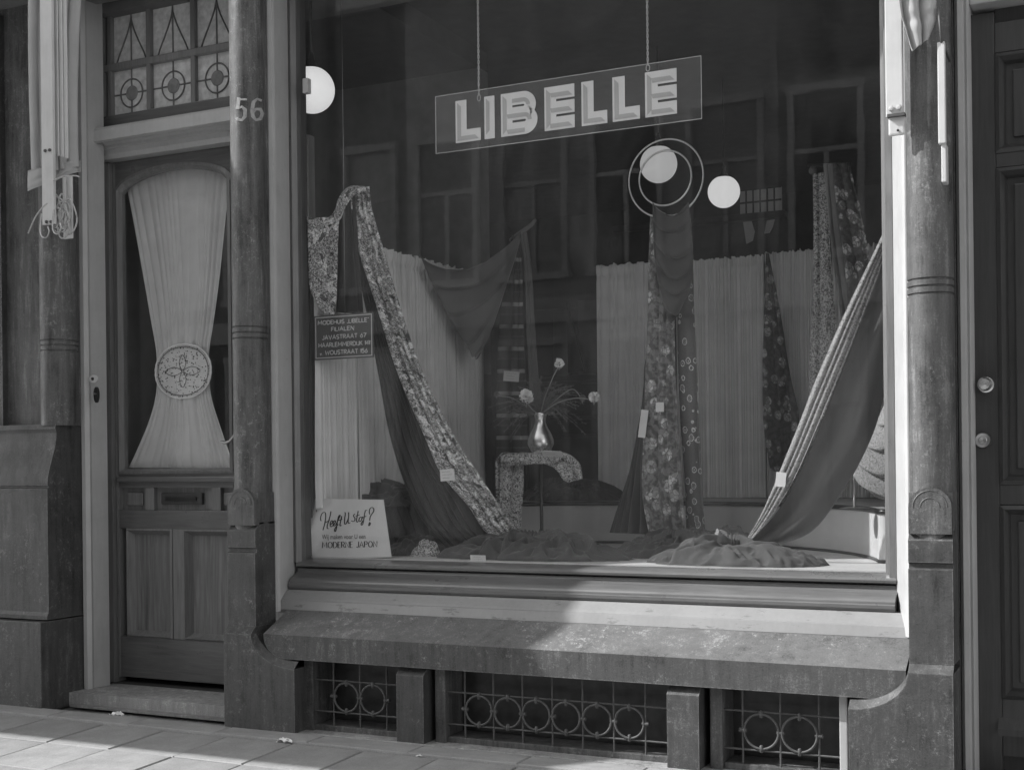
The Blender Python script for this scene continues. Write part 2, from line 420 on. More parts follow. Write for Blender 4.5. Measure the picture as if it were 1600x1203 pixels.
def column(xc, yc=-.255, r=.068, zb=.70, zt=3.0, num=False):
    mb = MB(); prof = []
    zr = Z(437, yc, 1454) if True else 0
    prof += [(r * 1.0, zb)]
    for k in (0, 1, 2):
        z = zr - .048 + k * .022
        prof += [(r, z - .004), (r - .0045, z - .002), (r - .0045, z + .002), (r, z + .004)]
    prof += [(r * .985, zt)]
    mb.lathe(prof, (xc, yc, 0), 40); mb.box(xc - .05, xc + .05, yc, -.03, zb, zt)
    return part(mb, 'column', COLM, bld, 50)
def block(xc, hw, zt, zm, zl, zb, yf=YF, xl=None, xr=None):
    "chamfered pedestal: cap, groove, die, lower step"
    mb = MB()
    x0, x1 = xc - hw, xc + hw
    ych = .028
    # cap with sloping top, band and groove
    prof = [(-.2, zt), (yf + ych, zt), (yf, zt - .030), (yf, zt - .095), (yf + .010, zt - .100), (yf + .010, zt - .112), (yf - .003, zt - .116),
            (yf - .003, zm), (-.2, zm)]
    mb.prism(prof, x0, x1)
    o = part(mb, 'pedestal', STONE); return o
def abutment(xc, hw, zt=.725):
    "half-round lobed stone at the foot of the column"
    mb = MB(); x0, x1 = xc - hw, xc + hw; h = .115
    mb.box(x0, x1, YF + .022, -.2, zt - .01, zt + h, .004)
    pts = []; r = hw * .97
    for k in range(17):
        a = pi * k / 16; pts.append((xc + r * cos(a), zt + h - .045 + r * .95 * sin(a)))
    mb.prism([(xc + r, zt - .01)] + pts + [(xc - r, zt - .01)], YF - .002, YF + .05, 'y')
    for q_ in (.8, .45): mb.tube([(xc + r * q_ * cos(a_), YF - .002, zt + h - .045 + r * q_ * sin(a_)) for a_ in [pi * k / 12 for k in range(13)]], .0016, 5)
    return part(mb, 'column_foot', COLM, bld, 30)
ZT = Z(829, YF, 1454); ZM = Z(1037, YF, 1454)
for xc, hw in ((-3.068, .066), (-.532, .064), (-4.157, .066)):
    column(xc) if xc > -4 else column(-4.125, -.19, .078, at(100, 664, -.25).z)
    if xc > -4: block(xc, hw, ZT, ZM, 0, 0); abutment(xc, hw, ZT)
# left pillar body and its return
part(MB().box(-4.6, -4.2, -.17, -.02, ZT + .05, 3.0), 'pillar', COLM)
zs0, zs1 = at(100, 662, -.25).z, at(80, 757, -.30).z
s_pts = [(-.02, zs0), (-.258, zs0), (-.262, zs0 - .02), (-.255, zs0 - .035)] + [(-.255 - .052 * (1 - cos(pi * k / 8)) / 2, zs0 - .04 - (zs0 - zs1 - .04) * k / 8) for k in range(9)] + [(-.307, zs1 - .004), (-.300, zs1 - .007), (-.300, zs1 - .012), (-.309, zs1 - .016), (-.309, ZM + .01), (-.318, ZM - .004), (-.318, ZM - .02), (-.02, ZM - .02)]
part(MB().prism(s_pts, -4.6, -4.082), 'return_stone', STONE, bld, 30)
# lower plinths, curved round the sill ends
SX0, SX1 = -2.965, -.606
YS = YF - .005
sz1, sz0 = Z(1018, YS), Z(1060, YS)
PY = YF - .03
def plinth_side(xa, xb, sgn):
    "xa outer edge, xb inner edge below the sill; quarter curve from the block to under the sill end"
    mb = MB(); zt = ZM - .025
    xc = xa + sgn * .128
    n = 12; cur = []
    R_ = abs(xb - xc); zlow = sz0 - .032
    for k in range(n + 1):
        a = pi / 2 * k / n
        cur.append((xc + sgn * R_ * (1 - cos(a)), zt - (zt - zlow) * sin(a)))
    poly = [(xa, zt)] + cur + [(xb, -.06), (xa, -.06)]
    mb.prism(poly, PY, .02, 'y')
    # chamfer band towards the sill
    cur2 = [(x, z + .030 * (sin(pi / 2 * i / n) ** .8)) for i, (x, z) in enumerate(cur)]
    cur2 = [(x - sgn * 0 , z) for x, z in cur2]
    vs = [(x, PY, z) for x, z in cur] + [(x, YF + .0, z + .026) for x, z in cur]
    fs = [(i, i + 1, n + 2 + i, n + 1 + i) for i in range(n)]
    mb.add(vs, fs)
    vs = [(xa, PY, zt), (xc, PY, zt), (xc, YF, zt + .026), (xa, YF, zt + .026)]
    mb.add(vs, [(0, 1, 2, 3)])
    vs = [(x, YF, z + .026) for x, z in cur] + [(x, .02, z + .026) for x, z in cur]
    mb.add(vs, fs)
    return part(mb, 'plinth', STONE, bld, 25)
xa = -3.134; plinth_side(xa, X(460, PY, 1090), 1)
plinth_side(-.468, X(1325, PY, 1090), -1)
plo = MB().box(-4.6, -4.082, PY, .02, -.06, ZM - .026, .004); part(plo, 'pillar_plinth', STONE)
# stone sill with rounded lower ends
def sillmesh():
    mb = MB(); n = 10; R1 = .10
    top_b, top_f, bot = Z(976, -.19), sz1, sz0
    low = []
    for k in range(n + 1):
        a = pi / 2 * k / n; low.append((SX0 + R1 * 1.0 * (1 - cos(a)), top_f - .006 - (top_f - bot - .006) * sin(a)))
    for k in range(n, -1, -1):
        a = pi / 2 * k / n; low.append((SX1 - R1 * (1 - cos(a)), top_f - .006 - (top_f - bot - .006) * sin(a)))
    m = len(low)
    fr = [(SX0, top_f), *low, (SX1, top_f)]
    mb.add([(x, YS, z) for x, z in fr], [tuple(range(len(fr)))])
    mb.add([(x, YS, z) for x, z in low] + [(x, -.05, z) for x, z in low], [(i, i + 1, m + i + 1, m + i) for i in range(m - 1)])
    # sloping top with a shallow hollow
    N = 60; rows = [(YS, top_f), (YS + .05, top_f + .024), (-.215, top_b - .018), (-.175, top_b + .006), (-.15, top_b + .006), (-.05, top_b + .006)]
    vs = []; fs = []
    for i in range(N + 1):
        x = SX0 + (SX1 - SX0) * i / N
        for (y, z) in rows: vs.append((x, y, z))
    k = len(rows)
    for i in range(N):
        for j in range(k - 1): fs.append((i * k + j, i * k + j + 1, (i + 1) * k + j + 1, (i + 1) * k + j))
    tp = MB(); tp.add(vs, fs); part(tp, 'sill_slope', SILL, bld, 25); return mb
part(sillmesh(), 'window_sill', m_stone('sill_front_stone', .068, 1.0, .7, edge=1.0, con=1.6), bld, 25)
# white board, oak ogee, bottom rail
zb_ = Z(974, -.17); zt_ = Z(938, -.115)
part(MB().prism([(-.02, zb_ - .01), (-.172, zb_ - .01), (-.178, zb_ + .004), (-.165, zb_ + .036), (-.158, zb_ + .040), (-.152, zb_ + .046), (-.118, zt_), (-.02, zt_)], XL - .005, XR + .02), 'sill_board', WHITEC)
og = [(-.02, zt_ + .002), (-.112, zt_ + .002), (-.118, zt_ + .012), (-.118, zt_ + .022)]
z_o = Z(899, -.06)
for k in range(11):
    q = k / 10; og.append((-.112 + .062 * (q - .16 * sin(2 * pi * q)), zt_ + .026 + (z_o - zt_ - .03) * q))
og += [(-.02, z_o)]
part(MB().prism(og, XL + .0, XR - .03), 'sill_moulding', WOODH, bld, 30)
ZG = Z(883, 0)
part(MB().prism([(.03, z_o + .002), (-.056, z_o + .002), (-.066, z_o + .006), (-.068, z_o + .014), (-.060, z_o + .020), (-.044, z_o + .024), (-.012, ZG - .002), (.03, ZG)], XL + .002, XR - .032), 'bottom_rail', WOODH, bld, 30)

# white reveals
def vprism(poly, z0, z1, name, m, parent=bld, ang=25): return part(MB().prism(poly, z0, z1, 'z'), name, m, parent, ang)
zj = zb_ + .045
vprism([(XL - .03, -.19), (XL - .012, -.197), (XL + .004, -.192), (XL + .006, -.178), (XL - .004, -.165), (XL - .012, -.06), (XL - .03, -.02), (XL - .06, -.02), (XL - .05, -.19)], zj - .05, 3.0, 'white_jamb', WHITE)
xr1 = -.612
vprism([(xr1, -.205), (xr1 + .02, -.205), (xr1 + .02, -.0), (-.672, -.0), (-.676, -.045), (xr1 - .01, -.195)], zb_ + .01, 3.0, 'white_jamb', WHITE)
# oak window frame
FX0, FX1 = X(478, 0), X(1383, 0)
vprism([(XL - .035, -.058), (XL + .002, -.066), (XL + .018, -.05), (XL + .02, -.03), (FX0 + .0, -.012), (FX0, .03), (XL - .035, .03)], z_o + .02, 3.0, 'frame_stile', WOODF)
vprism([(XR - .033, -.058), (XR - .056, -.05), (XR - .062, -.02), (FX1, -.014), (FX1, .03), (XR - .033, .03)], z_o + .02, 3.0, 'frame_stile', WOODF)
b = MB().box(FX0 - .008, FX1 + .008, -.004, .004, ZG - .01, 2.98)
part(b, 'shop_window_pane', GLASS)

part(MB().box(X(476, -.07, 135), X(484, -.07, 135), -.085, -.06, at(480, 147, -.07).z, at(480, 124, -.07).z, .002), 'frame_clip', WHITE)
# pillar/jamb at right and the neighbouring door
part(MB().box(-.505, X(1498, -.17) - .002, -.165, .0, -.05, 3.0), 'pier', STONE)
YRJ = -.03
ja, jb, jc = X(1498, -.17), X(1513, -.17), X(1521, -.15)
vprism([(ja, -.16), (ja + .01, -.172), (jb - .004, -.17), (jb, -.15), (jc - .006, -.155), (jc, -.14), (jc, YRJ), (ja, YRJ)], -.045, 3.0, 'white_jamb', WHITE)
# left door jamb
JX = X(168, .09)
vprism([(-4.086, -.10), (-4.075, -.118), (-4.055, -.118), (-4.045, -.10), (-4.05, -.085), (-4.04, .0), (JX, .05), (JX, .1), (-4.12, .1)], -.0, 3.0, 'white_jamb', WHITE)
# transom moulding over the left door
YD = .10
def zp(py, y, px): return at(px, py, y).z
tz1 = zp(178, .0, 360); tz0 = zp(222, .02, 360)
tz1 = (zp(207, .0, 150) + zp(171, .0, 364)) / 2; tz0 = (zp(251, .02, 153) + zp(219, .02, 366)) / 2
d = tz1 - tz0
part(MB().prism([(.12, tz0), (.03, tz0), (.02, tz0 + .02 * 1), (.02, tz0 + .04), (.008, tz0 + .043), (.008, tz0 + .055), (-.005, tz0 + .062), (-.012, tz0 + .09), (-.04, tz0 + d - .065), (-.055, tz0 + d - .06), (-.055, tz0 + d - .012), (-.045, tz1), (.12, tz1)],
                X(150, 0) - .02, -3.1), 'transom_moulding', WHITE, bld, 25)
# transom light: frame + leaded panes
YT = .06
tl = thing('transom_light', None, None, (-3.6, YT, tz1)); tl.parent = bld; tl.location = V((-3.6, YT, tz1)) - WL[bld.name]
X0t, X1t = X(155, YT, 150), -3.05
zt0 = tz1
part(MB().box(X0t, X1t, YT - .02, YT + .05, zt0, zt0 + .075, .004), 'transom_rail', WOODH, tl)
zbar = (zp(104, YT, 180) + zp(75, YT, 364)) / 2
def bar(mbx, name='transom_bar', m=WOODD, par=tl): part(mbx, name, m, par)
bar(MB().box(X0t, X1t, YT - .016, YT + .03, zbar - .016, zbar + .016, .005))
bar(MB().box(X0t, X0t + .045, YT - .02, YT + .05, zt0, 3.0, .004))
vx = [X(174, YT, 130) , X(235, YT, 120), X(304, YT, 100), X(372, YT, 100)]
for x in vx: bar(MB().box(x - .012, x + .012, YT - .014, YT + .03, zt0 + .07, 3.0, .004))
for i in range(3):
    xa, xb = vx[i] + .012, vx[i + 1] - .012; xm = (xa + xb) / 2
    for za, zb in ((zt0 + .07, zbar - .014), (zbar + .014, 3.0)):
        part(MB().box(xa, xb, YT + .008, YT + .014, za, zb), 'leaded_pane', LEADG, tl)
    zc = (zt0 + .07 + zbar - .014) / 2 - .005; R = .062
    l = MB(); l.tube([(xm, YT + .006, zt0 + .07), (xm, YT + .006, zc - .03)], .0035, 6); l.tube([(xm, YT + .006, zc + .03), (xm, YT + .006, 3.0)], .0035, 6)
    l.tube([(xa, YT + .006, zc), (xm - .035, YT + .006, zc)], .0035, 6); l.tube([(xm + .035, YT + .006, zc), (xb, YT + .006, zc)], .0035, 6)
    l.tube([(xm + R * cos(a * pi / 16), YT + .005, zc + R * sin(a * pi / 16)) for a in range(32)], .0035, 6, True)
    for s in (-1, 1):
        l.tube([(xm + s * (.085 * (1 - q) ** 1.6 + .0), YT + .006, zbar + .015 + .20 * q ** .8) for q in [k / 10 for k in range(11)]], .0035, 6)
    part(l, 'lead_came', LEAD, tl, 60)
    part(MB().lathe([(0, -.004), (.03, -.003), (.033, 0), (.033, .004)], (xm, YT + .006, zc), 24, 'y'), 'roundel', LEADD, tl, 40)

# ------------------------------------------------------------------ left door
dz0 = 0.0
DX0 = X(171, YD, 600); DXL = X(187.5, YD, 600) - .016; DX1 = -3.02
door = thing('oak_door', None, None, (-3.6, YD, 0)); door.parent = bld; door.location = V((-3.6, YD, 0)) - WL[bld.name]
part(MB().box(DX0 - .02, DXL - .003, YD - .035, YD + .04, .0, tz0 - .002, .003), 'door_post', WOODD)
def dz(py, px=280): return at(px, py, YD).z
px0, px1 = X(187.5, YD, 600), X(368, YD, 733)          # pane opening
zsp, zpk, zpb = dz(296, 182), dz(256, 275), dz(740, 280)
xm = (px0 + px1) / 2
arc = []
for k in range(21):
    q = k / 20; x = px0 + (px1 - px0) * q; arc.append((x, zsp + (zpk - zsp) * (1 - (2 * q - 1) ** 2) ** .62))
# stiles and top rail with arched cut
part(MB().box(DXL, px0, YD - .015, YD + .03, .02, tz0, .003), 'door_stile', WOODD, door)
part(MB().box(px1, DX1, YD - .015, YD + .03, .02, tz0, .003), 'door_stile', WOODD, door)
mbt = MB(); zt = tz0 - .003; n = len(arc)
vs = [(x, YD - .015, z) for x, z in arc] + [(x, YD - .015, zt) for x, z in arc]
mbt.add(vs, [(i, i + 1, n + i + 1, n + i) for i in range(n - 1)])
vs = [(x, YD - .015, z) for x, z in arc] + [(x, YD + .03, z) for x, z in arc]
mbt.add(vs, [(i, i + 1, n + i + 1, n + i) for i in range(n - 1)])
part(mbt, 'top_rail', WOODH, door)
ring = [(px0, zpb)] + arc + [(px1, zpb)]
def offs(pts, o_):
    cx = sum(p[0] for p in pts) / len(pts); cz = (zpb + zpk) / 2
    return [(x + (o_ if x < cx - .01 else -o_ if x > cx + .01 else 0) * min(1, abs(x - cx) * 8), z + (o_ if z < cz else -o_)) for x, z in pts]
r2 = offs(ring, .012); r3 = offs(ring, .024); m = len(ring); mbf = MB()
for (A, ya), (B, yb) in ((((ring), YD - .018), (r2, YD - .024)), ((r2, YD - .024), (r3, YD - .002)), ((r3, YD - .002), (r3, YD + .02))):
    mbf.add([(x, ya, z) for x, z in A] + [(x, yb, z) for x, z in B], [(i, (i + 1) % m, m + (i + 1) % m, m + i) for i in range(m)])
part(mbf, 'pane_moulding', WOODD, door, 30)
part(MB().prism(offs(ring, .016), YD + .006, YD + .011, 'y'), 'door_pane', GLASS2, door)
# rails and panels below the pane
def rail(za, zb, name='door_rail'): part(MB().box(px0, px1, YD - .015, YD + .03, za, zb, .003), name, WOODH, door)
zA, zB, zC_, zD, zE = dz(738, 280), dz(762, 280), dz(797, 280), dz(826, 280), dz(998, 280)
rail(zB, zpb); part(MB().box(DXL + .02, DX1, YD - .036, YD - .016, zpb - .035, zpb - .012, .006), 'weather_strip', WOODH, door)
rail(zD, zC_); rail(.025, zE)
part(MB().box(px0, px1, YD + .010, YD + .026, zC_, zB), 'panel_ground', WOODP, door)
for pa, pb in ((229, 243), (333, 347)): part(MB().box(X(pa, YD), X(pb, YD), YD - .014, YD + .012, zC_, zB, .003), 'muntin', WOODD, door)
for pa, pb in ((195, 222), (348, 372)): part(MB().box(X(pa, YD), X(pb, YD), YD + .000, YD + .012, zC_ + .02, zB - .02, .006), 'raised_panel', WOODP, door)
lf = part(MB().box(X(252, YD), X(316, YD), YD - .006, YD + .012, zC_ + .025, zB - .022, .004), 'letter_plate', WOODR, door)
part(MB().box(X(260, YD), X(308, YD), YD - .012, YD - .006, zC_ + .042, zB - .04, .002), 'letter_flap', BLACK, door)
for pa, pb in ((199, 271), (289, 372)):
    xa, xb = X(pa, YD), X(pb, YD)
    part(MB().box(xa, xb, YD + .012, YD + .026, zE, zD), 'oak_panel', WOODP, door)
    fr = [(xa, zE), (xb, zE), (xb, zD), (xa, zD)]
    mb = MB()
    def inset(q, o_): return [(q[0][0] + o_, q[0][1] + o_), (q[1][0] - o_, q[1][1] + o_), (q[2][0] - o_, q[2][1] - o_), (q[3][0] + o_, q[3][1] - o_)]
    sq = [(fr, YD - .016), (inset(fr, .008), YD - .022), (inset(fr, .018), YD - .004), (inset(fr, .028), YD + .012)]
    for (A, ya), (B, yb) in zip(sq, sq[1:]):
        mb.add([(x, ya, z) for x, z in A] + [(x, yb, z) for x, z in B], [(i, (i + 1) % 4, 4 + (i + 1) % 4, 4 + i) for i in range(4)])
    part(mb, 'panel_moulding', WOODD, door)
part(MB().box(X(271, YD), X(289, YD), YD - .014, YD + .02, zE, zD, .003), 'muntin', WOODD, door)
# curved door handle
hp = [at(x, y, YD - .05) for x, y in ((345, 690), (352, 692), (359, 689), (364, 683), (368, 675), (372, 672))]
part(MB().tube([hp[0] + V((0, .03, 0))] + hp, [.004, .005, .006, .006, .005, .004, .003], 8), 'door_handle', STEELM, door, 60)
# doorstep
sx0, sx1 = X(103, -.2, 1081), -3.10
part(MB().prism([(sx0, -.2), (sx1 - .02, -.2), (sx1 - .02, .14), (-4.06, .14)], -.055, -.001, 'z'), 'doorstep', STEPM)
part(MB().box(sx0 + .05, sx1, -.23, -.2, -.055, -.045), 'step_footing', JOINT)
# bell and keyhole on the jamb
bx = X(148, -.06, 600)
part(MB().lathe([(0, -.010), (.006, -.010), (.007, -.006), (.0, -.006)], (X(146, -.12, 592), -.118, at(146, 592, -.12).z), 16, 'y'), 'bell_push', BLACK)
bz = at(146, 592, -.12).z; kz = at(150, 617, -.12).z; bxx = X(147, -.12, 592)
mb = MB(); mb.prism([(bxx + .024 * cos(a * pi / 12), bz + .017 * sin(a * pi / 12)) for a in range(24)], -.124, -.117, 'y'); part(mb, 'bell_plate', TIN)
mb = MB(); kx = X(151, -.12, 617); mb.prism([(kx + .013 * cos(a * pi / 12), kz + .034 * sin(a * pi / 12)) for a in range(24)], -.125, -.115, 'y'); part(mb, 'keyhole_plate', BLACK)
part(MB().lathe([(0, -.009), (.004, -.009), (.004, 0)], (kx, -.124, kz + .004), 12, 'y'), 'keyhole', STEELM)
# hall behind the left door
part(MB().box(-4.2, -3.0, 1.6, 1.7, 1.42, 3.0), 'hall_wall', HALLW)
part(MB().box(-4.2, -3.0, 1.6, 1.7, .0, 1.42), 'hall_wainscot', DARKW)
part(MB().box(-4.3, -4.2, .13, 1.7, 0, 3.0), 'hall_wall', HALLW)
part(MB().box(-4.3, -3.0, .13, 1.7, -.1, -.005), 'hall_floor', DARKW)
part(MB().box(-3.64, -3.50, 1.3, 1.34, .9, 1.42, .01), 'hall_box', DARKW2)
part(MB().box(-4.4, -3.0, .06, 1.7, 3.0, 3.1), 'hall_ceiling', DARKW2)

# ------------------------------------------------------------------ right door
YR = -.06
rd = thing('panelled_door', None, None, (0, YR, -.03)); rd.parent = bld; rd.location = V((0, YR, -.03)) - WL[bld.name]
rx0 = X(1521, -.15) - .004
part(MB().box(rx0, X(1562, YR), YR - .02, YR + .03, -.03, zp(24, YR, 1540), .003), 'door_stile', WOODR, rd)
xs1 = X(1562, YR)
part(MB().box(xs1, .55, YR + .008, YR + .03, -.03, 2.9), 'panel_ground', WOODR, rd)
part(MB().box(-.40, .56, YR + .032, .02, -.05, 3.0), 'door_backing', DARKW)
def zr(py): return at(1580, py, YR).z
for a, b_ in ((83, 36), (262, 240), (788, 757), (1180, 1090)): part(MB().box(xs1, .55, YR - .02, YR + .02, zr(a), zr(b_), .003), 'door_rail', WOODR, rd)
for a, b_ in ((240, 84), (757, 263), (1090, 789)):
    za, zb2 = zr(a), zr(b_); fr = [(xs1, za), (.4, za), (.4, zb2), (xs1, zb2)]
    mb = MB(); sq = [(fr, YR - .022), (inset(fr, .012), YR - .030), (inset(fr, .024), YR - .012), (inset(fr, .03), YR + .009)]
    for (A, ya), (B, yb) in zip(sq, sq[1:]):
        mb.add([(x, ya, z) for x, z in A] + [(x, yb, z) for x, z in B], [(i, (i + 1) % 4, 4 + (i + 1) % 4, 4 + i) for i in range(4)])
    part(mb, 'panel_moulding', WOODR, rd)
    part(MB().box(xs1 + .05, .36, YR - .004, YR + .009, za + .05, zb2 - .05, .004), 'raised_panel', WOODR, rd)
part(MB().prism([(YR + .02, .19), (YR - .05, .12), (YR - .05, .10), (YR + .02, .10)], xs1 - .01, .5), 'weather_board', WOODR, rd)
zk = at(1541, 602, YR).z; xk = X(1541, YR - .02, 602)
part(MB().lathe([(0, -.060), (.016, -.058), (.022, -.048), (.020, -.038), (.010, -.030), (.008, -.014), (.024, -.010), (.026, 0)], (xk, YR - .021, zk), 24, 'y'), 'door_knob', CHROME, rd, 40)
zk2 = at(1536, 688, YR).z; xk2 = X(1536, YR - .02, 688)
part(MB().lathe([(0, -.010), (.011, -.012), (.013, -.010), (.022, -.012), (.024, -.006), (.024, 0)], (xk2, YR - .021, zk2), 28, 'y'), 'lock', STEELM, rd, 30)
part(MB().box(X(1521, -.15), .6, -.13, .0, zp(26, .0, 1540), zp(-30, 0, 1540), .006), 'door_head', WHITE)
part(MB().box(-.37, .6, -.15, .2, -.06, -.03), 'threshold', STEPM)
part(MB().box(.55, 9, -.2, .5, -.06, 2.97), 'right_wall', STONE)

# ------------------------------------------------------------------ basement lights
m_bpane = m_plain('matt_dark_basement_glass', .03, .35, 0, .5, 20)  # opaque dark mottled colour, so the pane mirrors little and hides what is behind
YG = -.262
part(MB().box(X(445, -.14, 1090), X(1335, -.14, 1090), -.11, -.05, -.06, sz0 + .02), 'basement_back', DARKW)
part(MB().box(SX0 + .05, SX1 - .05, PY + .02, -.05, -.075, -.043, .004), 'basement_curb', STEPM)
for pa, pb in ((620, 662), (1042, 1092)):
    xa, xb = X(pa, YF, 1110), X(pb, YF, 1110)
    part(MB().prism([(-.1, sz0 - .002), (YF + .03, sz0 - .002), (YF - .002, sz0 - .030), (YF - .002, -.05), (-.1, -.05)], xa, xb), 'basement_post', STONE)
ops = [(497, 617, [(542, 1089), (583.6, 1092)]), (703, 1040, [(749, 1108), (794, 1112), (838.5, 1117), (885, 1121), (933.4, 1124), (984, 1129)]), (1135, 1312, [(1190, 1141.6), (1249.7, 1147.4)])]
for pa, pb, cs in ops:
    xa, xb = X(pa, YG, 1110), X(pb, YG, 1110)
    part(MB().box(xa - .05, xa - .008, YG - .02, -.1, -.045, sz0 + .01, .004), 'basement_jamb', COLM)
    part(MB().box(xa - .008, xb + .02, -.150, -.145, -.02, sz0), 'basement_pane', m_bpane)
    part(MB().box(xa - .008, xb + .02, YG - .005, -.12, -.045, -.022, .003), 'basement_rail', COLM)
    if pb == 1312: part(MB().box(xb + .004, xb + .03, YG - .03, -.1, -.045, sz0 + .01, .004), 'basement_jamb', WHITE)
    g = thing('iron_grille', None, None, ((xa + xb) / 2, YG, 0)); g.parent = bld; g.location = V(((xa + xb) / 2, YG, 0)) - WL[bld.name]
    C0 = [at(x, y, YG) for x, y in cs]; zc = sum(c.z for c in C0) / len(C0)
    sp = (C0[-1].x - C0[0].x) / (len(C0) - 1); R = sp * .455
    zz0, zz1 = -.022, sz0 + .005
    hz = [zc - R - .006, zc + R + .006]
    for z in hz: part(MB().tube([(xa - .008, YG, z), (xb + .01, YG, z)], .0036, 8), 'grille_bar', IRON, g, 60)
    vb = [C0[0].x - sp / 2 + i * sp for i in range(len(C0) + 1)]
    for x in vb:
        part(MB().tube([(x, YG, zz0), (x, YG, zz1)], .0036, 8), 'grille_bar', IRON, g, 60)
        part(MB().tube([(x - .013, YG, zc), (x - .011, YG, zc), (x + .011, YG, zc), (x + .013, YG, zc)], [.005, .0075, .0075, .005], 10), 'grille_collar', IRON, g, 40)
    for c in C0:
        part(MB().tube([(c.x + R * cos(a * pi / 20), YG - .004, zc + R * sin(a * pi / 20)) for a in range(40)], .0042, 8, True), 'grille_ring', IRON, g, 60)
        for z in (zc + R, zc - R):
            part(MB().tube([(c.x, YG - .003, z - .012), (c.x, YG - .003, z - .009), (c.x, YG - .003, z + .009), (c.x, YG - .003, z + .012)], [.004, .0065, .0065, .004], 10), 'grille_collar', IRON, g, 40)

# ------------------------------------------------------------------ stroke lettering
def arcp(cx, cy, rx, ry, a0, a1, n=8): return [(cx + rx * cos(radians(a0 + (a1 - a0) * i / n)), cy + ry * sin(radians(a0 + (a1 - a0) * i / n))) for i in range(n + 1)]
AL = {
 'M': (.95, [[(0, 0), (.12, 1), (.47, .3), (.83, 1), (.95, 0)]]), 'O': (.8, [arcp(.4, .5, .4, .5, 0, 360, 20)]),
 'D': (.72, [[(0, 0), (0, 1), (.25, 1)] + arcp(.25, .5, .47, .5, 90, -90, 12) + [(0, 0)]]),
 'E': (.5, [[(.5, 1), (0, 1), (0, 0), (.5, 0)], [(0, .52), (.42, .52)]]), 'H': (.65, [[(0, 0), (0, 1)], [(.65, 0), (.65, 1)], [(0, .5), (.65, .5)]]),
 'U': (.62, [[(0, 1), (0, .3)] + arcp(.31, .3, .31, .3, 180, 360, 8) + [(.62, 1)]]), 'I': (.0, [[(0, 0), (0, 1)]]),
 'S': (.55, [arcp(.28, .74, .26, .26, 30, 270, 10) + arcp(.28, .24, .27, .24, 90, -150, 10)]),
 'L': (.48, [[(0, 1), (0, 0), (.48, 0)]]), 'B': (.55, [[(0, 0), (0, 1), (.26, 1)] + arcp(.26, .76, .24, .24, 90, -90, 6) + [(0, .52)], [(.26, .52)] + arcp(.28, .26, .27, .26, 90, -90, 6) + [(0, 0)]]),
 'F': (.48, [[(.48, 1), (0, 1), (0, 0)], [(0, .5), (.4, .5)]]), 'A': (.75, [[(0, 0), (.38, 1), (.75, 0)], [(.13, .34), (.62, .34)]]),
 'J': (.42, [[(.42, 1), (.42, .22)] + arcp(.2, .22, .22, .22, 0, -150, 6)]), 'V': (.7, [[(0, 1), (.35, 0), (.7, 1)]]),
 'T': (.62, [[(0, 1), (.62, 1)], [(.31, 1), (.31, 0)]]), 'R': (.56, [[(0, 0), (0, 1), (.28, 1)] + arcp(.28, .75, .26, .25, 90, -90, 6) + [(0, .5)], [(.26, .5), (.56, 0)]]),
 'K': (.58, [[(0, 0), (0, 1)], [(.55, 1), (0, .42)], [(.16, .58), (.58, 0)]]), 'W': (1.0, [[(0, 1), (.25, 0), (.5, .8), (.75, 0), (1.0, 1)]]),
 'N': (.68, [[(0, 0), (0, 1), (.68, 0), (.68, 1)]]), 'P': (.55, [[(0, 0), (0, 1), (.28, 1)] + arcp(.28, .74, .27, .26, 90, -90, 6) + [(0, .48)]]),
 '6': (.56, [[(.45, 1), (.12, .55)] + arcp(.28, .3, .28, .3, 150, 510, 16)]), '7': (.55, [[(0, 1), (.55, 1), (.15, 0)]]),
 '1': (.08, [[(.08, 0), (.08, 1), (0, .88)]]), '4': (.55, [[(.42, 0), (.42, 1), (0, .3), (.58, .3)]]),
 '5': (.52, [[(.5, 1), (.1, 1), (.06, .56)] + arcp(.26, .32, .27, .31, 120, -150, 12)]), 'v': (.35, [[(0, .45), (.17, 0), (.35, .45)]]),
 '.': (.02, [[(0, 0), (.04, .0)]]), ' ': (.32, []), '"': (.22, [[(0, 1.05), (.04, .88)], [(.14, 1.05), (.18, .88)]]), ',': (.2, [[(.04, .1), (0, -.1)], [(.18, .1), (.14, -.1)]]),
}
def ribbon(mb, pts, width, to3, y_off=0, pen=None):
    "flat stroke through 2D points; to3 maps 2D to world; pen(angle)->width factor"
    n = len(pts)
    if n < 2: return
    vs = []
    for i, p in enumerate(pts):
        a = pts[max(i - 1, 0)]; b = pts[min(i + 1, n - 1)]
        dx, dy = b[0] - a[0], b[1] - a[1]; L_ = sqrt(dx * dx + dy * dy) or 1
        nx, ny = -dy / L_, dx / L_
        k = width / 2 * (pen(atan2(dy, dx)) if pen else 1)
        if 0 < i < n - 1:
            a1 = V((pts[i][0] - a[0], pts[i][1] - a[1])); b1 = V((b[0] - pts[i][0], b[1] - pts[i][1]))
            if a1.length > 0 and b1.length > 0:
                cth = max(-1, min(1, a1.normalized().dot(b1.normalized()))); k /= max(.5, sqrt((1 + cth) / 2))
        vs += [to3(p[0] + nx * k, p[1] + ny * k), to3(p[0] - nx * k, p[1] - ny * k)]
    mb.add(vs, [(2 * i, 2 * i + 1, 2 * i + 3, 2 * i + 2) for i in range(n - 1)])
def write(text, x0, x1, z0, h, y, lw, m, name, parent, pen=None, gap=.2, segs=None):
    tw = sum(AL[c][0] + gap for c in text) - gap; s = (x1 - x0) / tw; mb = MB(); cx = 0
    for c in text:
        wd, st = AL[c]
        for pl in st: ribbon(mb, [((cx + px_) * s, py_ * h) for px_, py_ in pl], lw, lambda a, b: (x0 + a, y, z0 + b), pen=pen)
        cx += wd + gap
    return mb.make(name, m, parent)
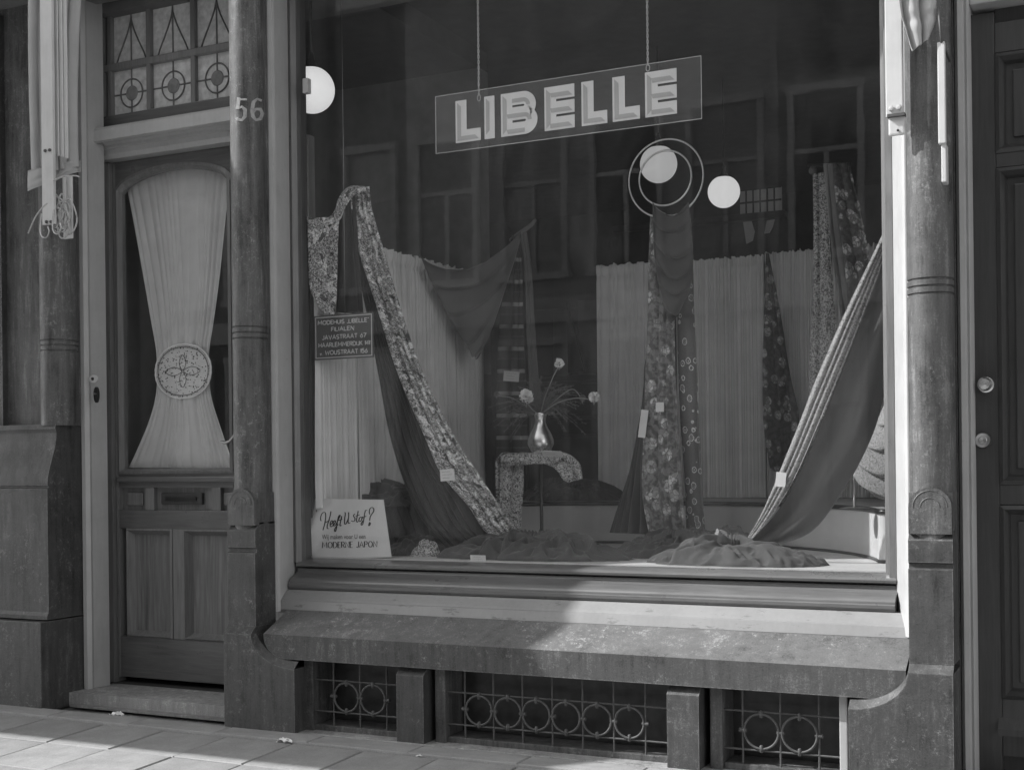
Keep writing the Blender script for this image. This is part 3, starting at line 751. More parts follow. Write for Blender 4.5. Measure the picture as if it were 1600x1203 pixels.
# house number 56 on the column (painted, wraps the round shaft)
def colwrap(px, py, r=.0695, xc=-3.068, yc=-.255):
    ray = fw + RC * ((px - 800) / F) + UC * ((601.5 + SY - py) / F)
    ox, oy = CAM.x - xc, CAM.y - yc; a = ray.x ** 2 + ray.y ** 2; b = ox * ray.x + oy * ray.y; c = ox * ox + oy * oy - r * r
    disc = b * b - a * c
    t = (-b - sqrt(max(disc, 0))) / a
    return CAM + ray * t
mb = MB()
n5 = [[(386, 156), (373, 155), (371, 171)], [(371, 170), (378, 167), (383, 172), (383, 182), (378, 188), (371, 187), (370, 184)]]
n6 = [[(409, 158), (402, 155), (396, 160), (394, 172), (395, 182), (400, 188), (407, 186), (410, 178), (407, 171), (400, 171), (395, 176)]]
for st in n5 + n6: ribbon(mb, st, 4.6, lambda a, b: colwrap(a, b), pen=lambda t: .55 + .75 * abs(sin(t)))
part(mb, 'house_number', NUM)

# ------------------------------------------------------------------ display box and shop interior
ZF, ZST = ZG + .004, .776
flo = obj('display_floor', *(lambda: ([( -3.02, .03, ZF), (-.66, .03, ZF), (-.66, 1.75, ZF), (-3.02, 1.75, ZF), (-3.02, .03, ZF - .03), (-.66, .03, ZF - .03), (-.66, 1.75, ZF - .03), (-3.02, 1.75, ZF - .03)],
    [(0, 1, 2, 3), (7, 6, 5, 4), (0, 4, 5, 1), (1, 5, 6, 2), (2, 6, 7, 3), (3, 7, 4, 0)]))(), STAGE, kind='structure')
stg = thing('display_stage', 'white horseshoe display stage with dark rim behind the draped fabrics', 'display stage', (-1.85, 1.2, ZF))
ecx, ecy, erx, ery = -1.86, .12, 1.09, 1.08
inner = [(ecx + erx * cos(a), ecy + ery * sin(a)) for a in [pi * k / 40 for k in range(41)]]
inner = [(-.61, .34)] + [(x, max(y, .36 if x > -1.86 else .12)) for x, y in inner] + [(-3.01, .10)]
outer = [(-.61, 1.72)] + [(-.66 + (-3.01 + .66) * k / 41, 1.72) for k in range(1, 42)] + [(-3.01, 1.72)]
n = len(inner)
vs = [(x, y, ZF + .001) for x, y in inner] + [(x, y, ZST - .016) for x, y in inner]
MB().add(vs, [(i, i + 1, n + i + 1, n + i) for i in range(n - 1)]).make('riser', STAGE, stg, True)
vs = [(x, y, ZST) for x, y in inner] + [(x, y, ZST) for x, y in outer]
MB().add(vs, [(i, i + 1, n + i + 1, n + i) for i in range(n - 1)]).make('stage_top', m_plain('stage_top_board', .35, .6), stg)
MB().tube([(x, y - .001, ZST - .010) for x, y in inner], .0095, 8).make('rim', BLACK, stg, True)
MB().tube([(x, y - .004, ZF + .006) for x, y in inner], .006, 6).make('skirting', DARKW2, stg, True)
# room
def room(name, mb, m): return mb.make(name, m, kind='structure')
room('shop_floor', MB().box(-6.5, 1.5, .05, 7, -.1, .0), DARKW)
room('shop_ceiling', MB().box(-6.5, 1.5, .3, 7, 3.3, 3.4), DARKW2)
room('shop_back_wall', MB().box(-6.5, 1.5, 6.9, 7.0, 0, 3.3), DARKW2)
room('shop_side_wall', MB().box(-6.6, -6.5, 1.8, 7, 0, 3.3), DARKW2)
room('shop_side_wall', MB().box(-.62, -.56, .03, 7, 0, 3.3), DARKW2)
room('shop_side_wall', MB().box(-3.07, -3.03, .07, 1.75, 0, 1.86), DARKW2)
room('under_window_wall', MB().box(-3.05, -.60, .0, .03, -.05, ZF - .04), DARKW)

# shop cabinet seen through the gap
cab = thing('shop_cabinet', 'dim wooden cabinet far inside the shop behind the flowers', 'cabinet', (-3.9, 3.6, 0))
cx0, cx1 = X(800, 3.4), X(975, 3.4)
MB().box(cx0, cx1, 3.4, 3.9, 0, Z(585, 3.4), .01).make('counter', DARKW, cab)
MB().box(cx0 - .3, cx1 + .4, 3.75, 3.95, Z(585, 3.4), Z(480, 3.75), .01).make('back_board', DARKW2, cab)
MB().box(X(866, 3.6), X(890, 3.6), 3.6, 3.64, Z(585, 3.4) + .005, Z(490, 3.6), .004).make('cabinet_door', m_plain('pale_panel', .16, .6), cab)
MB().box(X(905, 3.6), X(935, 3.6), 3.6, 3.64, Z(585, 3.4) + .005, Z(470, 3.6), .004).make('cabinet_door', m_plain('paler_panel', .18, .6), cab)
for k in range(4): MB().box(cx0 - .02, cx1 + .02, 3.37, 3.4, Z(600 + 28 * k, 3.37), Z(594 + 28 * k, 3.37), .004).make('drawer_edge', DARKW2, cab)
o = MB().prism([(X(888, 3.3), Z(472, 3.3)), (X(914, 3.3), Z(582, 3.3)), (X(889, 3.3), Z(582, 3.3))], 3.3, 3.33, 'y').make('folded_dark_cloth', BLKC)
setp(o, 'narrow dark triangular cloth hanging in the shop behind the vase of flowers', 'fabric')

# ------------------------------------------------------------------ curtains
def curtain(name, pts, z0, z1, m, nf, amp, label, seed=0, head=True):
    "gathered curtain along a plan line pts, ruffled heading"
    random.seed(seed); ln = [V((x, y, 0)) for x, y in pts]
    seg = [(b - a).length for a, b in zip(ln, ln[1:])]; tot = sum(seg)
    def pos(s):
        for a, b, L_ in zip(ln, ln[1:], seg):
            if s <= L_ or b is ln[-1]: t = (b - a).normalized(); return a + t * s, V((t.y, -t.x, 0))
            s -= L_
    nu = nf * 10; rows = [0, .02, .1, .3, .5, .7, .86, .925, .945, .955, .97, .985, 1.0] if head else [0, .02, .1, .3, .5, .7, .9, 1.0]
    ph = [random.uniform(.55, 1.35) for _ in range(nf + 2)]; vs = []; us = []
    cum = [0]
    for q in ph: cum.append(cum[-1] + q)
    for j, r in enumerate(rows):
        for i in range(nu + 1):
            u = i / nu; s = u * tot; p, nrm = pos(s)
            f = u * nf; wv = f + .28 * sin(f * 1.7 + seed) + .2 * sin(f * .61 + seed * 2)
            a = amp * (.55 + .45 * ph[int(f) % (nf + 1)]) * (.65 + .35 * (1 - r))
            if head and r > .93: a *= (.45 if r < .965 else 1.25)
            off = a * (abs(sin(pi * wv + .05 * sin(r * 9 + f))) ** .55 - .5)
            zz = z0 + (z1 - z0) * r
            if head and r == 1.0: zz += .010 * noise.noise(V((f * 1.3, seed, 0))) + .004 * sin(f * 2.3)
            vs.append(V((p.x, p.y, zz)) + nrm * off); us.append((u * tot * 1.8, zz))
    fs = [(j * (nu + 1) + i, j * (nu + 1) + i + 1, (j + 1) * (nu + 1) + i + 1, (j + 1) * (nu + 1) + i) for j in range(len(rows) - 1) for i in range(nu)]
    o = obj(name, vs, fs, m, None, us, True); return setp(o, label, 'curtain')
zc1 = (at(600, 392, .62).z + at(768, 425, 1.5).z) / 2
curtain('pleated_curtain', [(-2.985, .07), (-2.97, 1.55)], ZST + .004, zc1, CURT, 56, .032, 'pale gathered curtain lining the left side of the show window', 3)
yb = 1.62
zc2 = at(970, 413, yb).z
curtain('pleated_curtain', [(X(936, yb), yb), (X(1012, yb), yb), (X(1040, yb), yb)], ZST + .004, zc2, CURT2, 13, .035, 'soft folded grey curtain at the back left of the hoop stand', 7)
zc3 = at(1150, 402, yb).z
curtain('pleated_curtain', [(X(1060, yb), yb), (X(1197, yb), yb)], ZST + .004, zc3, CURT2, 30, .03, 'grey gathered curtain at the back between hoop stand and narrow floral fabric', 11)
curtain('pleated_curtain', [(X(1199, yb), yb), (X(1400, yb), yb)], ZST + .004, zc3 + .006, CURT2, 42, .03, 'dim grey gathered curtain at the back right behind the floral fabrics', 13)
# sheer hourglass curtain behind the door pane with a crocheted tie
def hourglass():
    vs = []; us = []; NU, NV = 150, 60; y0 = YD + .05
    Lp = [(193, 262), (211, 350), (226, 430), (238, 500), (245, 545), (246, 580), (243, 620), (232, 660), (216, 700), (202, 731)]
    Rp = [(362, 262), (352, 350), (344, 430), (335, 500), (328, 545), (327, 580), (330, 620), (342, 660), (356, 700), (368, 731)]
    L3 = smooth_pts([at(x, y, y0) for x, y in Lp], NV); R3 = smooth_pts([at(x, y, y0) for x, y in Rp], NV)
    for j in range(NV + 1):
        wdt = (R3[j] - L3[j]).length
        for i in range(NU + 1):
            u = i / NU; f = u * 15; am = .0045 + .0022 / max(wdt, .05)
            wv = f + .5 * sin(f * .9 + 1) + .3 * sin(f * .37)
            p = L3[j].lerp(R3[j], u); p.y += am * (.5 - abs(sin(pi * wv)) ** .7) + .012 * noise.noise(V((f * .6, j * .035, 2)))
            if p.z > arcz(p.x): p.z = arcz(p.x)
            vs.append(p); us.append((u * .5, j / NV * 1.2))
    fs = [(j * (NU + 1) + i, j * (NU + 1) + i + 1, (j + 1) * (NU + 1) + i + 1, (j + 1) * (NU + 1) + i) for j in range(NV) for i in range(NU)]
    o = obj('sheer_curtain', vs, fs, SHEERM, None, us, True)
    return setp(o, 'sheer white hourglass curtain gathered at its waist behind the door glass', 'curtain')
def smooth_pts(P, n):
    out = []; m = len(P) - 1
    for k in range(n + 1):
        t = k / n * m; i = min(int(t), m - 1); f = t - i
        p0 = P[max(i - 1, 0)]; p1 = P[i]; p2 = P[i + 1]; p3 = P[min(i + 2, m)]
        out.append(.5 * ((2 * p1) + (p2 - p0) * f + (2 * p0 - 5 * p1 + 4 * p2 - p3) * f * f + (3 * p1 - p0 - 3 * p2 + p3) * f ** 3))
    return out
def arcz(x):
    q = max(0, min(1, (x - px0) / (px1 - px0))); return zsp + (zpk - zsp) * (1 - (2 * q - 1) ** 2) ** .62 + .02
hourglass()
# crocheted medallion with real holes drawn as dark openwork
LACE = MT('crochet_lace', .9)
uv = LACE.co((1, 1, 1), 'UV'); h1 = LACE.ramp(LACE.vor(24, uv), [(0, .05), (.26, .06), (.36, .7)]); h2 = LACE.ramp(LACE.noise(9, 4, uv), [(.55, .0), (.61, 1)])
mxl = LACE.n('ShaderNodeMix', data_type='RGBA'); LACE.l(h2, mxl.inputs[0]); LACE.l(h1, mxl.inputs[6]); mxl.inputs[7].default_value = (.75, .75, .75, 1)
LACE.base(mxl.outputs[2])
ty = YD + .036; c0 = at(286, 580, ty); rxm = abs(at(330, 580, ty).x - at(243, 580, ty).x) / 2; rzm = (at(286, 538, ty).z - at(286, 622, ty).z) / 2
tie = thing('crocheted_tie', 'round crocheted lace tie with four-petal flower holding the sheer curtain', 'curtain tie', c0)
prof = []
def sup(a): 
    c, s_ = cos(a), sin(a); e = 1 / (abs(c) ** 2.15 + abs(s_) ** 2.15) ** (1 / 2.15); return e
N = 64; vs = [c0]; us = [(.5, .5)]
for rr in (.5, 1.0):
    for k in range(N):
        a = 2 * pi * k / N; e = sup(a) * rr * (1 + (.012 * (k % 2) if rr == 1 else 0)); vs.append(c0 + V((rxm * e * cos(a), .004 * rr * rr, rzm * e * sin(a)))); us.append((.5 + .5 * e * cos(a), .5 + .5 * e * sin(a)))
fs = [(0, 1 + (k + 1) % N, 1 + k) for k in range(N)] + [(1 + k, 1 + (k + 1) % N, 1 + N + (k + 1) % N, 1 + N + k) for k in range(N)]
obj('lace_disc', vs, fs, LACE.m, tie, us, True)
mb = MB()
mb.tube([c0 + V((rxm * sup(a) * .9 * cos(a), -.002, rzm * sup(a) * .9 * sin(a))) for a in [2 * pi * k / 48 for k in range(48)]], .0016, 5, True)
mb.make('dark_thread', INK, tie)
mb = MB()
for k in range(4):
    a = pi / 2 * k; L_ = rxm * .62 if k % 2 == 0 else rzm * .6; wd = .019; ca, sa = cos(a), sin(a)
    pts = []
    for q in range(24):
        t = 2 * pi * q / 24; r_ = .06 * L_ + L_ * .47 * (1 - cos(t)) ; s_ = wd * sin(t) * (1 - .3 * abs(cos(t)))
        pts.append(c0 + V((r_ * ca - s_ * sa, -.003, r_ * sa + s_ * ca)))
    mb.tube(pts, .0012, 5, True)
mb.make('petal_thread', INK, tie)
MB().tube([c0 + V((rxm * sup(a) * 1.0 * cos(a), 0, rzm * sup(a) * 1.0 * sin(a))) for a in [2 * pi * k / 64 for k in range(64)]], [.0035 + .0015 * (k % 2) for k in range(64)], 5, True).make('scalloped_edge', FLOWR, tie)

# ------------------------------------------------------------------ draped fabrics
def drape(name, Lp, Rp, m, nf, amp, label=None, parent=None, cat='fabric', nv=48, seed=0, group=None, sharp=.6, wide=2.2, tp=1.0, flat=0):
    L3 = smooth_pts([at(*p) for p in Lp], nv); R3 = smooth_pts([at(*p) for p in Rp], nv); nu = max(24, int(nf * 10))
    vs = []; us = []; ll = 0
    for j in range(nv + 1):
        v = j / nv
        if j: ll += ((L3[j] + R3[j]) / 2 - (L3[j - 1] + R3[j - 1]) / 2).length
        ac = (R3[j] - L3[j]); dn = (L3[min(j + 1, nv)] - L3[max(j - 1, 0)])
        nm = dn.cross(ac); nm = nm.normalized() if nm.length > 1e-9 else V((0, -1, 0))
        if nm.y > 0: nm = -nm
        wd = ac.length; a = min(amp, wd / max(nf, 1) * .8) * (tp + (1 - tp) * v)
        for i in range(nu + 1):
            u = i / nu; f = u * nf + .22 * sin(u * nf * 1.9 + seed) + .12 * noise.noise(V((u * 3, v * 2.5, seed)))
            off = a * (abs(sin(pi * f)) ** sharp - .45) + .006 * noise.noise(V((u * 2.2, v * 5, seed + 9)))
            vs.append(L3[j].lerp(R3[j], u) + nm * off); us.append(((u - .5) * wd * 1.35 + seed * .37, ll))
    fs = [(j * (nu + 1) + i, j * (nu + 1) + i + 1, (j + 1) * (nu + 1) + i + 1, (j + 1) * (nu + 1) + i) for j in range(nv) for i in range(nu)]
    o = obj(name, vs, fs, m, parent, us, True)
    md = o.modifiers.new('thickness', 'SOLIDIFY'); md.thickness = .0015
    if label: setp(o, label, cat, group)
    return o
def swag(name, Lp, Rp, m, sags, nf, amp, label=None, parent=None, nv=60, nu=50, seed=0, skew=.5, cat='fabric'):
    L3 = smooth_pts([at(*p) for p in Lp], nv); R3 = smooth_pts([at(*p) for p in Rp], nv); vs = []; us = []
    for j in range(nv + 1):
        v = j / nv; sg = sags[0] + (sags[1] - sags[0]) * v
        for i in range(nu + 1):
            u = i / nu; c = 1 - (2 * abs(u ** (1.0 if skew == .5 else .8) - .5)) ** 2
            p = L3[j].lerp(R3[j], u); p.z -= sg * c
            f = v * nf + .25 * sin(u * 3 + seed) + .3 * noise.noise(V((u * 1.5, v * 3, seed)))
            g = f % 1.0; fo = (g / .82) ** .7 if g < .82 else (1 - g) / .18; p.y -= amp * (c ** .6) * fo * (1 - .3 * v) + .02 * c * sin(pi * v); p.z -= amp * .45 * (c ** .6) * fo
            vs.append(p); us.append((u * .3, v * .4))
    fs = [(j * (nu + 1) + i, j * (nu + 1) + i + 1, (j + 1) * (nu + 1) + i + 1, (j + 1) * (nu + 1) + i) for j in range(nv) for i in range(nu)]
    o = obj(name, vs, fs, m, parent, us, True)
    md = o.modifiers.new('thickness', 'SOLIDIFY'); md.thickness = .0015
    if label: setp(o, label, cat)
    return o
def D(pts, d0, d1):
    n = len(pts) - 1; return [(x, y, d0 + (d1 - d0) * i / n) for i, (x, y) in enumerate(pts)]

# a: tall post with flowered length and dark length
post = thing('draping_post', 'tall thin draping post under the flowered fabric near the left window edge', 'display post', (X(549, .225), .225, ZF))
MB().tube([(X(561, .23), .23, ZF), (X(558, .23), .23, at(555, 330, .23).z), (X(552, .225), .225, at(552, 303, .225).z)], .0035, 8).make('pole', STEELM, post, True)
MB().tube([at(540, 303, .20), at(572, 300, .20)], .009, 8).make('cross_arm', BLACK, post, True)
drape('flowered_fabric', D([(541, 296), (546, 330), (563, 400), (589, 480), (621, 580), (664, 680), (691, 740), (733, 790), (762, 832), (806, 848)], .17, .30),
      D([(577, 292), (582, 330), (603, 400), (626, 480), (661, 580), (711, 680), (750, 740), (783, 790), (808, 825), (824, 850)], .22, .30), FLA, 3.5, .024,
      'long light flowered fabric sweeping from the left post down to the floor pile', seed=2)
drape('black_fabric', D([(551, 300), (554, 380), (563, 440), (578, 510), (593, 590), (608, 670), (632, 750), (660, 810), (706, 864)], .20, .34),
      D([(560, 300), (570, 400), (596, 480), (630, 580), (672, 680), (700, 740), (742, 790), (772, 834), (800, 852)], .23, .34), BLKC, 7, .03,
      'long black fabric falling in deep folds below the flowered sweep', seed=5, nv=60, tp=.5)
drape('black_fabric', D([(529, 318), (528, 400), (526, 488)], .12, .12), D([(553, 302), (560, 400), (568, 492)], .19, .19), BLKC, 2.5, .02,
      'short black fabric strip hanging straight above the small branch sign', seed=6)
drape('flowered_fabric', D([(480, 342), (481, 380), (483, 440), (490, 465), (506, 492)], .015, .05), D([(530, 338), (528, 380), (527, 440), (526, 470), (522, 493)], .10, .08), FLA, 1.6, .02,
      'short light flowered fabric hanging at the left window edge', seed=8, wide=3.2)
drape('flowered_fabric', D([(479, 338), (505, 344), (522, 330), (530, 308), (545, 292), (570, 291)], .015, .2), D([(479, 350), (508, 352), (530, 345), (541, 322), (556, 303), (574, 302)], .02, .2), FLA, 1.2, .012,
      'twisted flowered fabric band curving over the top of the left post', seed=9, wide=1.0)
# b: swag on the left curtain
swag('dark_swag', [(656, 398, .80), (676, 445, .91), (700, 492, 1.04), (728, 536, 1.16), (744, 557, 1.2)], [(818, 358, 1.35), (806, 400, 1.33), (790, 450, 1.3), (768, 515, 1.25), (748, 558, 1.22)], GRYC, (.11, .0), 4.5, .055,
     'dark plain swag draped across the left curtain to a point', seed=4)
sx = X(818, 1.37)
bs = thing('branch_stand', 'dark draping stand with curved pale arm holding the swag and striped fabric', 'display post', (sx, 1.4, ZST))
MB().tube([(sx, 1.42, ZST), (sx, 1.42, at(812, 372, 1.42).z)], .01, 8).make('pole', BLACK, bs, True)
MB().tube([at(798, 376, 1.38), at(808, 368, 1.36), at(822, 358, 1.34), at(832, 350, 1.33), at(837, 343, 1.33)], [.012, .012, .011, .010, .007], 8).make('curved_arm', m_plain('pale_arm', .2, .5), bs, True)
drape('striped_fabric', D([(800, 368), (793, 420), (781, 500), (776, 600), (775, 722)], 1.36, 1.34), D([(813, 370), (817, 420), (819, 500), (822, 600), (830, 722)], 1.36, 1.34), STR, 2.5, .02,
      'black fabric with broken light cross stripes hanging beside the swag', seed=3)
drape('grey_fabric', D([(811, 364), (819, 420), (822, 500), (826, 580), (828, 690)], 1.33, 1.32), D([(822, 364), (829, 420), (834, 500), (841, 600), (850, 690)], 1.36, 1.36), GRYC, 2, .018,
      'plain grey fabric strip hanging right of the striped fabric', seed=7)

# d: little table, leaf print cloth, vase, flowers
tb = thing('display_table', 'small black pole table carrying a leaf print cloth and vase', 'table', (X(845, .8), .8, ZF))
tx = X(845, .8); tzp = at(845, 722, .8).z
MB().tube([(tx, .8, ZF + .01), (tx, .8, tzp)], .0075, 10).make('pole', m_plain('table_pole', .14, .5), tb, True)
MB().box(X(792, .8), X(892, .8), .70, .88, tzp - .004, tzp + .004, .002).make('table_top', BLACK, tb)
MB().lathe([(0, 0), (.09, 0), (.09, .006), (.02, .014), (.0, .014)], (tx, .8, ZF), 24).make('table_foot', BLACK, tb, True)
def table_cloth():
    P = [(790, 838), (787, 790), (784, 745), (784, 722), (790, 712), (805, 712), (830, 713), (850, 712), (864, 713), (872, 716)]
    n = 70; mid = smooth_pts([at(x, y, .72) for x, y in P], n); vs = []; us = []; K = 16; ll = 0
    for i, p in enumerate(mid):
        if i: ll += (p - mid[i - 1]).length
        for k in range(K + 1):
            w_ = k / K; y = .66 + .20 * w_
            q = V((p.x + .012 * sin(w_ * 7 + i * .05) , y, p.z + .010 * abs(sin(w_ * pi * 2.5 + i * .04)) + .006 * noise.noise(V((i * .08, w_ * 3, 4)))))
            if i < 24: q.x += .018 * (abs(sin(w_ * pi * 2.2)) - .5)
            vs.append(q); us.append((w_ * .22, ll))
    fs = [(i * (K + 1) + k, i * (K + 1) + k + 1, (i + 1) * (K + 1) + k + 1, (i + 1) * (K + 1) + k) for i in range(n) for k in range(K)]
    o = obj('leaf_print_cloth', vs, fs, SPK, None, us, True); o.modifiers.new('thickness', 'SOLIDIFY').thickness = .003
    return setp(o, 'small leaf print cloth laid over the little table under the vase', 'fabric')
table_cloth()
drape('leaf_print_fold', [(781, 716, .70), (781, 712, .66), (783, 719, .64), (784, 728, .645)], [(874, 709, .70), (876, 706, .66), (877, 713, .64), (876, 722, .645)], SPK, 5, .012,
      'rolled front edge of the leaf print cloth under the metal vase', seed=16, nv=20)
drape('leaf_print_bunch', [(838, 722, .66), (857, 727, .65), (869, 736, .65), (879, 749, .66), (888, 754, .67)], [(838, 708, .72), (868, 706, .72), (893, 712, .72), (907, 727, .71), (910, 748, .70)], SPK, 2.0, .03,
      'bunched end of the leaf print cloth drooping over the right of the little table', seed=15)
# wide hanging face of that cloth
drape('leaf_print_length', D([(783, 716), (781, 760), (779, 800), (779, 836)], .66, .62), D([(818, 716), (818, 760), (815, 800), (812, 836)], .70, .68), SPK, 1.6, .018,
      'small leaf print length hanging down the left side of the little table', seed=12)
vz = at(845, 709, .74).z + .004; vx_ = X(845, .74)
vase = thing('tin_vase', 'shiny pear-shaped metal vase standing on the leaf print cloth', 'vase', (vx_, .74, vz))
sv = (at(845, 645, .74).z - vz)
MB().lathe([(0, 0), (.040, 0), (.050, .10), (.060, .22), (.0585, .34), (.047, .50), (.033, .63), (.0245, .74), (.023, .80), (.0245, .86), (.028, .93), (.033, 1.0), (.031, 1.0), (.022, .85), (.02, .7)], (vx_, .74, vz), 40).v
mbv = MB(); mbv.lathe([(r * .95, h * sv) for r, h in [(0.0001, 0), (.040, 0), (.050, .10), (.060, .22), (.0585, .34), (.047, .50), (.033, .63), (.0245, .74), (.023, .80), (.0245, .86), (.028, .93), (.033, 1.0), (.031, 1.0), (.022, .85), (.02, .7)]], (vx_, .74, vz), 40)
mbv.make('vase_body', CHROME, vase, True)
MB().lathe([(.0235, sv * .70), (.026, sv * .715), (.0235, sv * .73)], (vx_, .74, vz), 32).make('neck_ring', CHROME, vase, True)
mouth = V((vx_, .74, vz + sv * .95))
def carnation(px, py, d, r, dim=False, seed=0, via=None):
    random.seed(seed); head = at(px, py, d); t = thing('carnation', None, None, head)
    mb = MB()
    for k in range(70):
        dr = V((random.gauss(0, 1), random.gauss(0, 1), random.gauss(0, 1))).normalized()
        rr = r * random.uniform(.55, 1.0); s_ = r * .38; a = dr.orthogonal().normalized(); b = dr.cross(a)
        c = head + dr * rr * .8; tw = random.uniform(0, 6.28); a, b = a * cos(tw) + b * sin(tw), b * cos(tw) - a * sin(tw)
        vs = [head + dr * rr * .2, c + a * s_ - b * s_ * .3, c + dr * s_ * .5 + a * s_ * .3, c + dr * s_ * .2, c + dr * s_ * .5 - a * s_ * .4, c - a * s_ + b * s_ * .3]
        mb.add(vs, [(0, 1, 2, 3), (0, 3, 4, 5)])
    mb.make('petals', m_plain('grey_petals', .16, .8) if dim else FLOWR, t)  # grey blooms just get a much darker petal colour
    vp = [at(x, y, d) for x, y in (via or [])]
    st = smooth_pts([mouth] + vp + [head - V((0, 0, r * .5))], 14)
    MB().tube(st, .0022, 5).make('stem', STEM, t, True)
    mb = MB()
    for k in range(5):
        a = 2 * pi * k / 5; mb.add([head - V((0, 0, r * 1.3)), head + V((r * .5 * cos(a), r * .5 * sin(a), -r * .3)), head + V((r * .5 * cos(a + .9), r * .5 * sin(a + .9), -r * .3))], [(0, 1, 2)])
    mb.make('calyx', STEM, t)
    return t
fl = [((822, 620, .66, .037), dict(seed=1, via=[(832, 640)]), 'full white carnation nearest the left of the vase'),
      ((874, 567, .72, .026), dict(seed=2, via=[(852, 620), (866, 585)]), 'small white carnation standing highest above the vase'),
      ((928, 620, .70, .028), dict(seed=3, via=[(870, 630), (900, 622)]), 'small white carnation farthest right of the vase'),
      ((910, 622, .74, .018), dict(seed=4, dim=True, via=[(872, 622), (895, 608)]), 'small grey carnation just left of the rightmost bloom'),
      ((776, 616, .78, .016), dict(seed=5, dim=True, via=[(830, 640), (800, 622)]), 'small grey carnation leaning far left of the vase')]
for a, k, lb in fl: setp(carnation(*a, **k), lb, 'flower', 'carnations in the metal vase')
mb = MB(); random.seed(11)
for k in range(85):
    a = random.uniform(-.2, pi + .2); L_ = random.uniform(.08, .2); tip = mouth + V((cos(a) * L_ * 1.1, random.uniform(-.08, .1), .02 + sin(a) * L_ * .75 - .05 * abs(cos(a)) * random.random() - (.09 if random.random() < .25 else 0)))
    P = smooth_pts([mouth, mouth.lerp(tip, .5) + V((0, 0, .04)), tip], 9)
    mb.tube(P, .0011, 3)
    for i in range(2, 10):
        for s in range(5):
            dv = V((random.gauss(0, 1), random.gauss(0, 1), random.gauss(0, .8))).normalized() * .024 * (1.15 - i / 12)
            a1 = dv.orthogonal().normalized() * .0013; q = P[i]; mb.add([q - a1, q + a1, q + dv], [(0, 1, 2)])
o = mb.make('fern_sprays', FERN, kind='stuff'); setp(o, 'dark feathery fern sprays filling the mouth of the metal vase', 'fern')

# f: hoop stand
hd = .72; hc = at(1040, 279, hd); hr = (at(1040, 218, hd).z - hc.z)
HOOP = m_plain('pale_hoop_metal', .8, .38, 1, .05)
hs = thing('hoop_stand', 'display stand with two thin bright metal hoops one inside the other', 'display stand', (hc.x, hd, ZF))
MB().tube([hc + V((hr * cos(a), 0, hr * sin(a))) for a in [2 * pi * k / 72 for k in range(72)]], .0042, 8, True).make('outer_hoop', HOOP, hs, True)
MB().tube([hc + V((hr * .70 * cos(a), -.006, hr * .70 * sin(a))) for a in [2 * pi * k / 64 for k in range(64)]], .0042, 8, True).make('inner_hoop', HOOP, hs, True)
MB().tube([(hc.x, hd + .02, ZF), (hc.x, hd + .02, hc.z - hr)], .008, 8).make('pole', BLACK, hs, True)
swag('dark_swag', [(1020, 316, .70), (1021, 360, .66), (1024, 410, .66), (1032, 455, .66), (1044, 494, .67)], [(1076, 316, .70), (1080, 360, .66), (1083, 410, .66), (1078, 450, .66), (1056, 497, .67)], DRKC, (.05, .012), 5.5, .042,
     'dark plain swag knotted over the hoops in nested loops', seed=2)
drape('lily_print_fabric', D([(1017, 336), (1014, 420), (1012, 520), (1008, 640), (1004, 760), (1016, 838)], .74, .70), D([(1062, 336), (1060, 420), (1056, 520), (1060, 640), (1068, 760), (1072, 838)], .74, .68), FLB, 3.2, .02,
      'lily print fabric falling straight below the hoops to the floor', seed=21, wide=2.0)
drape('ring_print_fabric', D([(1060, 336), (1060, 430), (1058, 520), (1062, 640), (1070, 760), (1072, 836)], .76, .72), D([(1080, 334), (1084, 430), (1087, 520), (1092, 640), (1098, 760), (1103, 836)], .76, .72), RNG, 1.3, .014,
      'dark ring print fabric hanging right of the lily print', seed=22, wide=1.8)
drape('dark_fabric', D([(1010, 560), (1002, 640), (985, 730), (955, 832)], .80, .84), D([(1014, 560), (1012, 640), (1010, 730), (1018, 835)], .78, .76), DRKC, 4.5, .03,
      'plain dark fabric fanning out left of the lily print', seed=23)

# g: right back stand and fabrics
gs_ = thing('tee_stand', 'dim draping stand with round knob at the back right of the window', 'display post', (X(1300, 1.0), 1.0, ZF))
gx = X(1300, 1.0)
MB().tube([(gx, 1.0, ZF), (gx, 1.0, at(1300, 262, 1.0).z)], .009, 8).make('pole', BLACK, gs_, True)
MB().tube([at(1262, 259, 1.0), at(1330, 257, 1.0)], .007, 8).make('cross_arm', BLACK, gs_, True)
kp = at(1270, 267, .98)
MB().lathe([(.0001, -.018), (.010, -.015), (.0165, -.006), (.0165, .006), (.010, .015), (.0001, .018)], kp, 16).make('knob', m_plain('knob_wood', .12, .4), gs_, True)
drape('blossom_print_fabric', D([(1270, 272), (1271, 380), (1268, 480), (1264, 580), (1262, 660)], .98, .95), D([(1292, 270), (1297, 380), (1305, 480), (1312, 580), (1318, 660)], .98, .95), SPK3, 2.2, .018,
      'small blossom print fabric hanging leftmost from the back right stand', seed=31)
drape('dark_fabric', D([(1287, 256), (1296, 350), (1306, 440), (1318, 520), (1322, 580)], .96, .93), D([(1304, 256), (1312, 350), (1324, 440), (1340, 520), (1345, 580)], .96, .93), GRYC, 2, .018,
      'plain dark fabric strip hanging between the two prints at the back right', seed=32)
drape('dark_flower_fabric', D([(1300, 256), (1308, 330), (1318, 400), (1324, 470), (1326, 540)], .94, .9), D([(1326, 255), (1345, 330), (1358, 400), (1368, 440), (1372, 500)], .96, .94), FLC, 2.4, .02,
      'dark fabric with large flowers hanging rightmost from the back right stand', seed=33, wide=2.2)
